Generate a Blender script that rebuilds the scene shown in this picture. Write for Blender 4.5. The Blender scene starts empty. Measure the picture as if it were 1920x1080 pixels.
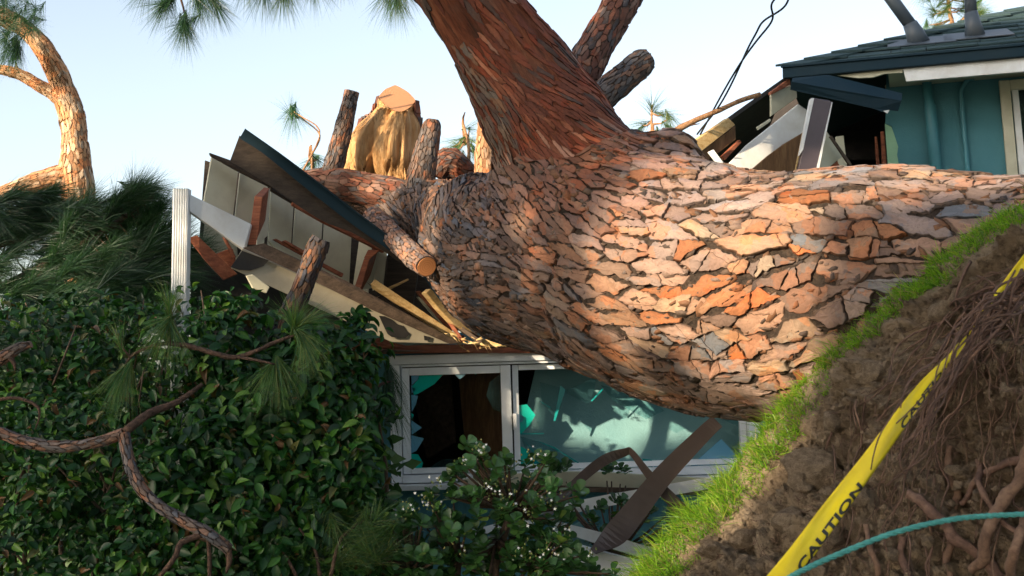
import bpy, math, random
import numpy as np
import openvdb
from mathutils import Vector, Matrix, noise
from mathutils.bvhtree import BVHTree
from mathutils.kdtree import KDTree

random.seed(7)
RNG = np.random.default_rng(7)
scene = bpy.context.scene
COL = scene.collection

# ------------------------------------------------------------------ camera, sky, sun, exposure
F = 2100.0                      # focal length in photo pixels (1920 wide)
EYE = Vector((0.0, 0.0, 1.6))
PITCH = math.atan(160.0 / F)    # looking slightly up
cam_d = bpy.data.cameras.new('camera')
cam_d.sensor_width = 36.0
cam_d.lens = 36.0 * F / 1920.0
cam_d.clip_start = 0.05
cam_d.clip_end = 2000.0
cam_d.dof.use_dof = True
cam_d.dof.focus_distance = 5.6
cam_d.dof.aperture_fstop = 5.6
cam = bpy.data.objects.new('camera', cam_d)
cam.location = EYE
cam.rotation_euler = (math.pi / 2 + PITCH, 0, 0)
COL.objects.link(cam)
scene.camera = cam

SUN_EL = math.radians(17.0)
SUN_AZ = math.atan2(-0.68, -0.73)      # x, y of the direction towards the sun (behind the camera, left)
TO_SUN = Vector((math.sin(SUN_AZ) * math.cos(SUN_EL), math.cos(SUN_AZ) * math.cos(SUN_EL), math.sin(SUN_EL)))
world = bpy.data.worlds.new('World')
scene.world = world
world.use_nodes = True
wn = world.node_tree
wn.nodes.clear()
w_out = wn.nodes.new('ShaderNodeOutputWorld')
w_bg = wn.nodes.new('ShaderNodeBackground')
w_sky = wn.nodes.new('ShaderNodeTexSky')
w_sky.sky_type = 'NISHITA'
w_sky.sun_disc = False
w_sky.sun_elevation = SUN_EL
w_sky.sun_rotation = SUN_AZ
w_sky.air_density = 1.0
w_sky.dust_density = 2.0
w_sky.ozone_density = 1.0
w_hs = wn.nodes.new('ShaderNodeHueSaturation')
w_hs.inputs['Saturation'].default_value = 0.62
wn.links.new(w_sky.outputs[0], w_hs.inputs['Color'])
wn.links.new(w_hs.outputs[0], w_bg.inputs[0])
w_bg.inputs[1].default_value = 0.15
wn.links.new(w_bg.outputs[0], w_out.inputs[0])

sun_d = bpy.data.lights.new('sun', 'SUN')
sun_d.energy = 5.0
sun_d.angle = math.radians(0.5)
sun_d.color = (1.0, 0.80, 0.56)
sun = bpy.data.objects.new('sun', sun_d)
sun.rotation_euler = (-TO_SUN).to_track_quat('-Z', 'Y').to_euler()
sun.location = TO_SUN * 30
COL.objects.link(sun)

vs = scene.view_settings
vs.view_transform = 'Standard'
vs.look = 'None'
vs.gamma = 1.0
vs.use_curve_mapping = False
vs.exposure = 1.1

# ------------------------------------------------------------------ helpers
CP, SP = math.cos(PITCH), math.sin(PITCH)


def at(px, py, Y):
    """World point that lies at world depth Y under photo pixel (px, py)."""
    xc, yc = (px - 960.0) / F, (540.0 - py) / F
    d = Vector((xc, CP - yc * SP, SP + yc * CP))
    return EYE + d * (Y / d.y)


def rad(rpx, Y):
    return rpx * Y / F


def lnk(o):
    COL.objects.link(o)
    return o


def tag(o, label=None, cat=None, group=None, kind=None):
    if label: o['label'] = label
    if cat: o['category'] = cat
    if group: o['group'] = group
    if kind: o['kind'] = kind
    return o


def thing(name, label, cat, loc=(0, 0, 0), group=None):
    o = lnk(bpy.data.objects.new(name, None))
    o.empty_display_size = 0.1
    o.location = loc
    return tag(o, label, cat, group)


def child(o, parent):
    if parent is not None:
        p, loc = parent, Vector((0, 0, 0))
        while p is not None:
            loc += p.location if p.type == 'EMPTY' else Vector((0, 0, 0))
            p = p.parent
        o.parent = parent
        o.matrix_parent_inverse = Matrix.Translation(-loc) if parent.type == 'EMPTY' else Matrix.Identity(4)
    return o


def new_mesh(name, V, faces, mat=None, smooth=False, col=None):
    """V (n,3); faces: list of index tuples or an (m,k) array; col: (n,3) point colours."""
    me = bpy.data.meshes.new(name)
    V = np.asarray(V, dtype=np.float32).reshape(-1, 3)
    if isinstance(faces, np.ndarray) and len(faces):
        m, k = faces.shape
        me.vertices.add(len(V)); me.vertices.foreach_set('co', V.ravel())
        me.loops.add(m * k); me.loops.foreach_set('vertex_index', faces.astype(np.int32).ravel())
        me.polygons.add(m)
        me.polygons.foreach_set('loop_start', np.arange(0, m * k, k, dtype=np.int32))
        me.update(calc_edges=True)
        me.validate()
    else:
        me.from_pydata([tuple(v) for v in V.tolist()], [], [tuple(int(i) for i in f) for f in faces])
        me.update()
    if smooth:
        me.polygons.foreach_set('use_smooth', np.ones(len(me.polygons), dtype=bool))
    if col is not None:
        a = me.color_attributes.new('pc', 'FLOAT_COLOR', 'POINT')
        c = np.ones((len(V), 4), dtype=np.float32)
        c[:, :3] = col
        a.data.foreach_set('color', c.ravel())
    if mat is not None:
        me.materials.append(mat)
    return me


def obj(name, me, parent=None, kind=None, label=None):
    o = lnk(bpy.data.objects.new(name, me))
    child(o, parent)
    if kind: o['kind'] = kind
    if label: o['label'] = label
    return o


class MB:
    """Collects shapes in world space; build() links them as one mesh object."""
    def __init__(self):
        self.V, self.F, self.C = [], [], []

    def add(self, V, F, c=None):
        b = len(self.V)
        self.V.extend([tuple(v) for v in V])
        self.F.extend([tuple(i + b for i in f) for f in F])
        self.C.extend([c or (1, 1, 1)] * len(V))
        return self

    def hexa(self, a, b, c=None):
        """a, b: two matching polygons (front and back)."""
        n = len(a)
        f = [tuple(range(n)), tuple(range(2 * n - 1, n - 1, -1))]
        for i in range(n):
            j = (i + 1) % n
            f.append((i, n + i, n + j, j))
        return self.add(list(a) + list(b), f, c)

    def slab(self, pts, back, c=None):
        back = Vector(back)
        return self.hexa([Vector(p) for p in pts], [Vector(p) + back for p in pts], c)

    def box(self, lo, hi, M=None, c=None):
        x0, y0, z0 = lo; x1, y1, z1 = hi
        a = [Vector((x0, y0, z0)), Vector((x1, y0, z0)), Vector((x1, y0, z1)), Vector((x0, y0, z1))]
        b = [Vector((x0, y1, z0)), Vector((x1, y1, z0)), Vector((x1, y1, z1)), Vector((x0, y1, z1))]
        if M is not None:
            a = [M @ v for v in a]; b = [M @ v for v in b]
        return self.hexa(a, b, c)

    def tube(self, pts, radii, seg=10, rough=0.0, freq=12.0, caps=True, c=None, sq=1.0):
        V, Fc = tube_arrays(pts, radii, seg, rough, freq, caps, sq)
        return self.add(V, Fc, c)

    def mesh(self, name, mat, smooth=False):
        return new_mesh(name, self.V, self.F, mat, smooth, np.array(self.C, dtype=np.float32) if self.C else None)

    def build(self, name, mat, parent=None, smooth=False, kind=None, label=None, bevel=0.0):
        o = obj(name, self.mesh(name, mat, smooth), parent, kind, label)
        if bevel:
            m = o.modifiers.new('bevel', 'BEVEL'); m.width = bevel; m.segments = 2; m.limit_method = 'ANGLE'
        return o


def frames(P):
    """Parallel-transport frames along a polyline."""
    P = [Vector(p) for p in P]
    T = []
    for i in range(len(P)):
        t = P[min(i + 1, len(P) - 1)] - P[max(i - 1, 0)]
        T.append(t.normalized())
    u = T[0].cross(Vector((0, 0, 1)))
    if u.length < 1e-3:
        u = T[0].cross(Vector((1, 0, 0)))
    u.normalize()
    out = []
    for i, t in enumerate(T):
        if i:
            u = (u - t * u.dot(t)).normalized()
        out.append((P[i], t, u, t.cross(u)))
    return out


def spline(P, n):
    """Catmull-Rom through tuples of any length."""
    A = np.array([list(p) for p in P], dtype=float)
    A = np.vstack([2 * A[0] - A[1], A, 2 * A[-1] - A[-2]])
    out = []
    m = len(A) - 3
    for k in range(n):
        s = k / (n - 1) * m
        i = min(int(s), m - 1); t = s - i
        p0, p1, p2, p3 = A[i], A[i + 1], A[i + 2], A[i + 3]
        out.append(0.5 * ((2 * p1) + (-p0 + p2) * t + (2 * p0 - 5 * p1 + 4 * p2 - p3) * t * t + (-p0 + 3 * p1 - 3 * p2 + p3) * t ** 3))
    return np.array(out)


def tube_arrays(pts, radii, seg=10, rough=0.0, freq=12.0, caps=True, sq=1.0):
    fr = frames(pts)
    if not hasattr(radii, '__len__'):
        radii = [radii] * len(pts)
    V, Fc = [], []
    for (p, t, u, v), r in zip(fr, radii):
        for k in range(seg):
            a = 2 * math.pi * k / seg
            q = r
            if rough:
                d = u * math.cos(a) + v * math.sin(a)
                q = r * (1 + rough * noise.fractal((p + d * r) * freq, 1.0, 2.0, 3))
            V.append(p + (u * math.cos(a) + v * math.sin(a) * sq) * q)
    n = len(pts)
    for i in range(n - 1):
        for k in range(seg):
            k2 = (k + 1) % seg
            Fc.append((i * seg + k, i * seg + k2, (i + 1) * seg + k2, (i + 1) * seg + k))
    if caps:
        Fc.append(tuple(range(seg - 1, -1, -1)))
        Fc.append(tuple((n - 1) * seg + k for k in range(seg)))
    return V, Fc


def pxpath(P, n):
    """[(px,py,Y,rpx)] -> smooth world path and radii."""
    W = []
    for px, py, Y, r in P:
        w = at(px, py, Y)
        W.append((w.x, w.y, w.z, rad(r, Y)))
    S = spline(W, n)
    return [Vector(s[:3]) for s in S], [max(0.002, s[3]) for s in S]


# ------------------------------------------------------------------ materials
class NT:
    def __init__(self, name):
        self.m = bpy.data.materials.new(name)
        self.m.use_nodes = True
        self.t = self.m.node_tree
        self.t.nodes.clear()
        self.out = self.t.nodes.new('ShaderNodeOutputMaterial')
        self.b = self.n('ShaderNodeBsdfPrincipled')
        self.l(self.b.outputs[0], self.out.inputs[0])

    def n(self, typ, **kw):
        x = self.t.nodes.new(typ)
        for k, v in kw.items():
            setattr(x, k, v)
        return x

    def l(self, a, b):
        self.t.links.new(a, b)

    def pos(self, scale=(1, 1, 1), rot=(0, 0, 0)):
        tc = self.n('ShaderNodeTexCoord'); mp = self.n('ShaderNodeMapping')
        mp.inputs['Scale'].default_value = scale
        mp.inputs['Rotation'].default_value = rot
        self.l(tc.outputs['Object'], mp.inputs[0])
        return mp.outputs[0]

    def noise(self, vec, scale, detail=4, rough=0.55, dist=0.0):
        x = self.n('ShaderNodeTexNoise')
        x.inputs['Scale'].default_value = scale; x.inputs['Detail'].default_value = detail
        x.inputs['Roughness'].default_value = rough; x.inputs['Distortion'].default_value = dist
        self.l(vec, x.inputs['Vector'])
        return x.outputs['Fac']

    def voro(self, vec, scale, feature='F1', out='Color'):
        x = self.n('ShaderNodeTexVoronoi', feature=feature)
        x.inputs['Scale'].default_value = scale
        self.l(vec, x.inputs['Vector'])
        return x.outputs[out]

    def ramp(self, fac, stops, interp='LINEAR'):
        x = self.n('ShaderNodeValToRGB')
        x.color_ramp.interpolation = interp
        e = x.color_ramp.elements
        while len(e) < len(stops):
            e.new(0.5)
        for i, (p, c) in enumerate(stops):
            e[i].position = p
            e[i].color = (*c, 1) if hasattr(c, '__len__') else (c, c, c, 1)
        self.l(fac, x.inputs[0])
        return x.outputs[0]

    def mix(self, fac, a, b, mode='MIX'):
        x = self.n('ShaderNodeMix', data_type='RGBA', blend_type=mode)
        for s, v in ((x.inputs[0], fac), (x.inputs[6], a), (x.inputs[7], b)):
            if isinstance(v, (int, float)):
                s.default_value = v
            elif isinstance(v, (tuple, list)):
                s.default_value = (*v, 1)
            else:
                self.l(v, s)
        return x.outputs[2]

    def attr(self, name='pc'):
        return self.n('ShaderNodeAttribute', attribute_name=name).outputs['Color']

    def bump(self, h, strength=0.5, dist=0.01, prev=None):
        x = self.n('ShaderNodeBump')
        x.inputs['Strength'].default_value = strength; x.inputs['Distance'].default_value = dist
        self.l(h, x.inputs['Height'])
        if prev is not None:
            self.l(prev, x.inputs['Normal'])
        return x.outputs[0]

    def done(self, col=None, rough=None, normal=None, **kw):
        for s, v in (('Base Color', col), ('Roughness', rough), ('Normal', normal)):
            if v is None: continue
            if isinstance(v, (int, float)): self.b.inputs[s].default_value = v
            elif isinstance(v, tuple): self.b.inputs[s].default_value = (*v, 1)
            else: self.l(v, self.b.inputs[s])
        for k, v in kw.items():
            self.b.inputs[k.replace('_', ' ')].default_value = v
        return self.m


def simple(name, c1, c2, scale=8, rough=0.6, bscale=60, bstr=0.3, bdist=0.004, stretch=(1, 1, 1), spec=0.5, metal=0.0, lo=0.35, hi=0.65):
    """Two-tone mottled surface with fine relief."""
    t = NT(name)
    v = t.pos(stretch)
    f = t.ramp(t.noise(v, scale, 6, 0.6), [(lo, 0.0), (hi, 1.0)])
    col = t.mix(f, c1, c2)
    nb = t.noise(v, bscale, 5, 0.65)
    return t.done(col, rough, t.bump(nb, bstr, bdist), Specular_IOR_Level=spec, Metallic=metal)


def m_bark_plate():
    t = NT('bark_plate')
    a = t.attr()
    v = t.pos()
    # thin scales that have flaked off show fresher orange below, old ones weather to grey
    warp = t.n('ShaderNodeVectorMath', operation='ADD')
    nz = t.n('ShaderNodeTexNoise'); nz.inputs['Scale'].default_value = 22; nz.inputs['Detail'].default_value = 4
    t.l(v, nz.inputs['Vector'])
    sc = t.n('ShaderNodeVectorMath', operation='SCALE'); sc.inputs['Scale'].default_value = 0.10
    t.l(nz.outputs['Color'], sc.inputs[0]); t.l(v, warp.inputs[0]); t.l(sc.outputs[0], warp.inputs[1])
    cells = t.voro(warp.outputs[0], 13, 'F1', 'Color')
    sep = t.n('ShaderNodeSeparateColor'); t.l(cells, sep.inputs[0])
    fresh = t.ramp(sep.outputs[0], [(0.70, 0.0), (0.76, 1.0)])
    grey = t.ramp(sep.outputs[1], [(0.62, 0.0), (0.7, 1.0)])
    n1 = t.noise(v, 9, 5, 0.6)
    col = t.mix(t.ramp(n1, [(0.3, 0.0), (0.75, 1.0)]), t.mix(1.0, a, (0.82, 0.8, 0.8), 'MULTIPLY'), t.mix(1.0, a, (1.15, 1.08, 1.02), 'MULTIPLY'))
    col = t.mix(t.mix(0.6, (0, 0, 0), fresh), col, t.mix(1.0, a, (1.28, 0.80, 0.52), 'MULTIPLY'))
    col = t.mix(t.mix(0.6, (0, 0, 0), grey), col, t.mix(1.0, a, (0.72, 0.88, 1.05), 'MULTIPLY'))
    n2 = t.noise(v, 70, 7, 0.72, 0.4)
    col = t.mix(t.ramp(n2, [(0.30, 0.55), (0.48, 0.0)]), col, t.mix(1.0, a, (0.35, 0.3, 0.28), 'MULTIPLY'))
    n3 = t.noise(v, 32, 5, 0.65, 0.5)
    col = t.mix(t.ramp(n3, [(0.60, 0.0), (0.74, 0.35)]), col, t.mix(1.0, a, (1.15, 1.3, 1.45), 'MULTIPLY'))
    bm = t.bump(sep.outputs[2], 0.5, 0.005)
    bm = t.bump(n3, 0.5, 0.008, bm)
    bm = t.bump(n2, 0.4, 0.003, bm)
    return t.done(col, 0.75, bm, Specular_IOR_Level=0.3)


def m_bark_base(name='bark_groove', c=((0.022, 0.017, 0.014), (0.065, 0.048, 0.037), (0.13, 0.075, 0.045))):
    t = NT(name)
    v = t.pos()
    n1 = t.noise(v, 18, 8, 0.7)
    n2 = t.noise(v, 70, 6, 0.7)
    col = t.ramp(n1, [(0.3, c[0]), (0.52, c[1]), (0.78, c[2])])
    col = t.mix(t.ramp(n2, [(0.35, 0.7), (0.55, 0.0)]), col, c[0])
    bm = t.bump(n1, 1.0, 0.03)
    bm = t.bump(n2, 0.8, 0.008, bm)
    return t.done(col, 0.9, bm, Specular_IOR_Level=0.15)


def m_limb(axis):
    """Limb bark: long streaks and fissures that run with the limb."""
    t = NT('red_limb_bark')
    tc = t.n('ShaderNodeTexCoord')
    dp = t.n('ShaderNodeVectorMath', operation='DOT_PRODUCT'); t.l(tc.outputs['Object'], dp.inputs[0]); dp.inputs[1].default_value = axis
    sc = t.n('ShaderNodeVectorMath', operation='SCALE'); sc.inputs[0].default_value = [-x * 0.88 for x in axis]; t.l(dp.outputs['Value'], sc.inputs['Scale'])
    ad = t.n('ShaderNodeVectorMath', operation='ADD'); t.l(tc.outputs['Object'], ad.inputs[0]); t.l(sc.outputs[0], ad.inputs[1])
    v = ad.outputs[0]
    n1 = t.noise(v, 16, 7, 0.65, 0.5); n2 = t.noise(v, 55, 6, 0.7); n0 = t.noise(tc.outputs['Object'], 3.5, 4)
    col = t.ramp(n1, [(0.30, (0.035, 0.013, 0.008)), (0.45, (0.14, 0.042, 0.020)), (0.6, (0.23, 0.075, 0.036)), (0.78, (0.33, 0.15, 0.085))])
    col = t.mix(t.ramp(n2, [(0.34, 0.8), (0.5, 0.0)]), col, (0.04, 0.017, 0.011))
    col = t.mix(t.ramp(n0, [(0.5, 0.0), (0.75, 0.6)]), col, (0.12, 0.075, 0.055))
    bm = t.bump(n1, 0.9, 0.03)
    bm = t.bump(n2, 0.7, 0.008, bm)
    return t.done(col, 0.85, bm, Specular_IOR_Level=0.2)


M = {}
M['plate'] = m_bark_plate()
M['groove'] = m_bark_base()
M['limb'] = m_limb(tuple((at(900, 0, 5.35) - at(1060, 260, 5.5)).normalized()))
M['red_bark'] = m_bark_base('red_limb_bark', ((0.06, 0.022, 0.014), (0.20, 0.062, 0.030), (0.34, 0.12, 0.055)))
M['grey_bark'] = m_bark_base('grey_branch_bark', ((0.035, 0.026, 0.022), (0.12, 0.075, 0.055), (0.26, 0.15, 0.10)))
M['tan_bark'] = m_bark_base('tan_pine_bark', ((0.16, 0.075, 0.035), (0.44, 0.25, 0.13), (0.62, 0.42, 0.26)))

# ------------------------------------------------------------------ the fallen pine: trunk as one implicit surface
def seg_sdf(X, a, b, ra, rb):
    a = a.astype(np.float32); b = b.astype(np.float32); ab = b - a
    L2 = np.float32(ab @ ab); ra = np.float32(ra); rb = np.float32(rb)
    t = np.clip(((X - a) @ ab) / L2, 0, 1)
    e = X - a
    e -= t[..., None] * ab
    d = np.sqrt(np.einsum('...i,...i->...', e, e))
    return d - (ra + t * (rb - ra))


def smin(a, b, k):
    h = np.clip(0.5 + 0.5 * (b - a) / k, 0, 1)
    return b + (a - b) * h - k * h * (1 - h)


TRUNK = [(2060, 690, 4.62, 350), (1940, 640, 4.70, 300), (1800, 592, 4.82, 262), (1600, 562, 5.00, 241), (1400, 556, 5.22, 232),
         (1220, 515, 5.45, 224), (1090, 480, 5.68, 202), (1010, 480, 5.88, 174), (952, 480, 6.04, 148), (895, 442, 6.38, 106), (845, 413, 6.68, 75), (785, 393, 6.92, 53), (715, 373, 7.08, 35), (640, 358, 7.2, 28)]
LIMB = [(1120, 430, 5.62, 150), (1088, 320, 5.52, 128), (1030, 205, 5.46, 99), (962, 100, 5.40, 78), (880, 0, 5.34, 71), (805, -80, 5.28, 68), (735, -165, 5.22, 64)]
LIMB_SIDE = [(1010, 330, 5.52, 50), (958, 235, 5.46, 46), (900, 130, 5.40, 38), (845, 50, 5.36, 33), (785, -30, 5.3, 31), (700, -110, 5.25, 30)]
BUMPS = [(880, 400, 6.2, 60), (876, 470, 6.12, 62), (886, 545, 6.15, 52), (1000, 350, 5.6, 60), (1160, 560, 5.28, 120), (1250, 300, 5.45, 60), (1000, 520, 5.68, 90), (980, 430, 5.7, 70)]


def skeleton(P, n):
    pts, rr = pxpath(P, n)
    return [np.array(p) for p in pts], rr


def implicit(lo, hi, h, field):
    nx, ny, nz = [int(math.ceil((hi[i] - lo[i]) / h)) + 1 for i in range(3)]
    ax = [lo[i] + h * np.arange(n) for i, n in enumerate((nx, ny, nz))]
    X = np.stack(np.meshgrid(*ax, indexing='ij'), -1).astype(np.float32)
    D = field(X).astype(np.float32)
    D[0], D[-1], D[:, 0], D[:, -1], D[:, :, 0], D[:, :, -1] = (1.0,) * 6
    g = openvdb.FloatGrid(background=1.0)
    g.copyFromArray(D)
    P, Q = g.convertToQuads(isovalue=0)
    return P * h + np.array(lo), Q


trunk_sk, trunk_r = skeleton(TRUNK, 20)
limb_sk, limb_r = skeleton(LIMB, 8)
side_sk, side_r = skeleton(LIMB_SIDE, 6)


def trunk_field(X):
    d = None
    for i in range(len(trunk_sk) - 1):
        s = seg_sdf(X, trunk_sk[i], trunk_sk[i + 1], trunk_r[i], trunk_r[i + 1])
        d = s if d is None else np.minimum(d, s)
    l = None
    for i in range(len(limb_sk) - 1):
        s = seg_sdf(X, limb_sk[i], limb_sk[i + 1], limb_r[i], limb_r[i + 1])
        l = s if l is None else np.minimum(l, s)
    for i in range(len(side_sk) - 1):
        s = seg_sdf(X, side_sk[i], side_sk[i + 1], side_r[i], side_r[i + 1])
        l = smin(l, s, 0.02)
    d = smin(d, l, 0.16)
    for px, py, Y, r in BUMPS:
        c = np.array(at(px, py, Y))
        d = smin(d, np.sqrt(((X - c) ** 2).sum(-1)) - rad(r, Y), 0.10)
    # crease of the swollen collar where the far stem leaves the butt log
    c = np.array(at(858, 470, 6.35))
    ax = trunk_sk[14] - trunk_sk[11]; ax = ax / np.linalg.norm(ax)
    s = (X - c) @ ax
    d = d + 0.035 * np.exp(-(s / 0.035) ** 2) - 0.03 * np.exp(-((s + 0.09) / 0.06) ** 2)
    c2 = np.array(at(1115, 560, 5.3))
    s2 = (X - c2) @ ax
    wob = 0.05 * np.sin(X[..., 2] * 6.0)
    d = d + 0.03 * np.exp(-((s2 + wob) / 0.03) ** 2) * np.clip((2.35 - X[..., 2]) / 0.3, 0, 1)
    # unevenness
    d = d + 0.018 * np.sin(X[..., 0] * 5 + 1.3 * np.sin(X[..., 2] * 4)) * np.sin(X[..., 2] * 6 + X[..., 1] * 3)
    return d


TV, TQ = implicit((-1.35, 4.0, 0.55), (3.1, 7.4, 4.75), 0.034, trunk_field)


def nearest_on(sk, P):
    best = np.full(len(P), 1e9); idx = np.zeros(len(P), int)
    for i in range(len(sk) - 1):
        a, b = sk[i], sk[i + 1]
        ab = b - a
        t = np.clip(((P - a) @ ab) / (ab @ ab), 0, 1)
        d = np.linalg.norm(P - a - t[:, None] * ab, axis=1)
        m = d < best
        best[m] = d[m]; idx[m] = i
    return best, idx


def bvh_of(V, Q):
    return BVHTree.FromPolygons([tuple(v) for v in V.tolist()], [tuple(q) for q in Q.tolist()])


def surface_samples(V, Q, n):
    a, b, c, d = (V[Q[:, i]] for i in range(4))
    nrm = np.cross(c - a, d - b)
    ar = 0.5 * np.linalg.norm(nrm, axis=1)
    nrm = nrm / np.maximum(np.linalg.norm(nrm, axis=1, keepdims=True), 1e-9)
    f = RNG.choice(len(Q), n, p=ar / ar.sum())
    u, v = RNG.random((2, n, 1))
    P = (a[f] * (1 - u) + b[f] * u) * (1 - v) + (d[f] * (1 - u) + c[f] * u) * v
    return P, nrm[f]


def clip_poly(poly, nx, ny, c):
    """Keep the side nx*x + ny*y <= c."""
    out = []
    n = len(poly)
    for i in range(n):
        x0, y0 = poly[i]; x1, y1 = poly[(i + 1) % n]
        s0 = nx * x0 + ny * y0 - c; s1 = nx * x1 + ny * y1 - c
        if s0 <= 0: out.append((x0, y0))
        if (s0 < 0 < s1) or (s1 < 0 < s0):
            t = s0 / (s0 - s1)
            out.append((x0 + t * (x1 - x0), y0 + t * (y1 - y0)))
    return out


def bark_plates(V, Q, n_cand, grain, size, colour, gap=0.009, thick=0.014, step=0.012, jag=0.003, layers=1):
    """Irregular scales that tile a surface. grain(P,N)->unit tangents; size(P)->(len,wid) arrays.
    Returns a list of (verts, faces, colour, centre, area)."""
    bvh = bvh_of(V, Q)
    P, N = surface_samples(V, Q, n_cand)
    vw = np.array(EYE) - P
    ok = ((N * vw).sum(1) / np.linalg.norm(vw, axis=1)) > -0.35       # nothing ever sees the far side
    P, N = P[ok], N[ok]; n_cand = len(P)
    G = grain(P, N)
    G = G - (G * N).sum(1, keepdims=True) * N
    G /= np.maximum(np.linalg.norm(G, axis=1, keepdims=True), 1e-9)
    B = np.cross(N, G)
    L, W = size(P)
    keepP = np.zeros((n_cand, 3)); kept = []
    m = 0
    for i in range(n_cand):
        if m:
            d = keepP[:m] - P[i]
            e = ((d @ G[i]) / L[i]) ** 2 + ((d @ B[i]) / W[i]) ** 2 + ((d @ N[i]) / (2 * W[i])) ** 2
            if e.min() < 0.62:
                continue
        keepP[m] = P[i]; m += 1; kept.append(i)
    kept = np.array(kept)
    kd = KDTree(m)
    for j in range(m):
        kd.insert(keepP[j], j)
    kd.balance()
    out = []
    for j in range(m):
        i = kept[j]
        p, g, b, n = P[i], G[i], B[i], N[i]
        l, w = L[i], W[i]
        # jittered metric so that the rows wander
        poly = [(-1.25 * l, -1.25 * w), (1.25 * l, -1.25 * w), (1.25 * l, 1.25 * w), (-1.25 * l, 1.25 * w)]
        for co, k, dist in kd.find_range(p, 2.6 * l):
            if k == j: continue
            d = keepP[k] - p
            if N[kept[k]] @ n < -0.2: continue
            x, y = d @ g, d @ b
            nx, ny = x / (l * l), y / (w * w)
            poly = clip_poly(poly, nx, ny, 0.5 * (x * nx + y * ny))
            if len(poly) < 3: break
        if len(poly) < 3: continue
        A = np.array(poly)
        cen = A.mean(0)
        # shrink by the groove width: wide grooves along the grain, tight cracks across it
        ext = np.maximum(A.max(0) - A.min(0), 1e-4)
        kk = min(1.0, w / 0.06)
        gv2 = np.array((gap * (0.25 + 0.7 * random.random() ** 2), gap * (0.3 + 0.9 * random.random() ** 2))) * kk
        if ext[1] < 2.4 * gv2[1] or ext[0] < 3 * gv2[0]: continue
        A = cen + (A - cen) * np.maximum(1 - 2 * gv2 / ext, 0.3)
        # resample and make the outline ragged; the slow warp is shared by neighbours, so scales interlock
        R = []
        for q in range(len(A)):
            p0, p1 = A[q], A[(q + 1) % len(A)]
            k = max(1, int(np.linalg.norm(p1 - p0) / step + 0.5))
            for s in range(k):
                R.append(p0 + (p1 - p0) * s / k)
        R = np.array(R)
        if len(R) < 5: continue
        for q in range(len(R)):
            w3 = Vector(p + g * R[q][0] + b * R[q][1])
            n1 = noise.noise_vector(w3 * (0.8 / w)) * (0.30 * w)
            n2 = noise.noise_vector(w3 * (2.6 / w)) * (0.17 * w)
            dv = np.array(n1 + n2)
            R[q] += np.array((dv @ g, dv @ b))
        R = R + (RNG.random(R.shape) - 0.5) * 2 * np.array([jag * 1.0, jag]) * kk
        # some plates have cracked across into pieces that sit at different heights
        pieces = [R]
        if w > 0.065:
            for _ in range(2):
                nxt = []
                for S_ in pieces:
                    if random.random() < 0.30 and len(S_) > 8:
                        m_ = S_.mean(0); a_ = random.gauss(0, 0.5) if random.random() < 0.75 else random.gauss(1.57, 0.3)
                        nv = np.array((math.cos(a_), math.sin(a_)))
                        cc_ = m_ @ nv + random.uniform(-.2, .2) * l * 0.5
                        for sg in (1, -1):
                            T_ = clip_poly([tuple(q) for q in S_], nv[0] * sg, nv[1] * sg, cc_ * sg)
                            if len(T_) < 4: continue
                            T_ = np.array(T_); U_ = []
                            for q in range(len(T_)):
                                p0, p1 = T_[q], T_[(q + 1) % len(T_)]
                                k = max(1, int(np.linalg.norm(p1 - p0) / step + 0.5))
                                for s in range(k):
                                    U_.append(p0 + (p1 - p0) * s / k + ((RNG.random(2) - .5) * jag * 3 if k > 1 else 0))
                            U_ = np.array(U_); mu = U_.mean(0)
                            nxt.append(mu + (U_ - mu) * 0.965)
                    else:
                        nxt.append(S_)
                pieces = nxt
        for R in pieces:
            if len(R) < 4: continue
            c2 = R.mean(0)
            h = thick * (0.4 + 0.9 * random.random()) * min(1.0, 0.35 + w / 0.09)
            tx, ty = (random.random() - 0.5) * 0.14, (random.random() - 0.5) * 0.26
            base_c = np.array(colour(p, n))
            VV, Fc, CC = [], [], []

            def layer(R, h0, h1, col):
                nR = len(R); o0 = len(VV); m_ = R.mean(0)
                rings = [(1.06, h0, .30), (1.0, h0 + (h1 - h0) * 0.8, .42), (0.95, h1, .85), (0.55, h1 * 1.02, 1.0)]
                for sc_, hh, ck in rings:
                    for x, y in (m_ + (R - m_) * sc_):
                        q = p + g * x + b * y
                        loc, nn, _, _ = bvh.find_nearest(Vector(q))
                        lift = hh
                        if hh > 0:
                            lift += tx * (x - c2[0]) + ty * (y - c2[1]) + 0.3 * h * noise.noise(Vector(q) * 26)
                        VV.append(loc + nn * lift)
                        CC.append(tuple(col * ck * random.uniform(.8, 1.1)))
                q = p + g * m_[0] + b * m_[1]
                loc, nn, _, _ = bvh.find_nearest(Vector(q))
                VV.append(loc + nn * (h1 * 1.02 + tx * (m_[0] - c2[0]) + ty * (m_[1] - c2[1])))
                CC.append(tuple(col))
                for r in range(len(rings) - 1):
                    for k in range(nR):
                        k2 = (k + 1) % nR
                        Fc.append((o0 + r * nR + k, o0 + r * nR + k2, o0 + (r + 1) * nR + k2, o0 + (r + 1) * nR + k))
                last = o0 + (len(rings) - 1) * nR
                for k in range(nR):
                    Fc.append((last + k, last + (k + 1) % nR, len(VV) - 1))

            layer(R, -0.012, h, base_c)
            # a thinner scale left on top of the plate
            hh = h
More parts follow.
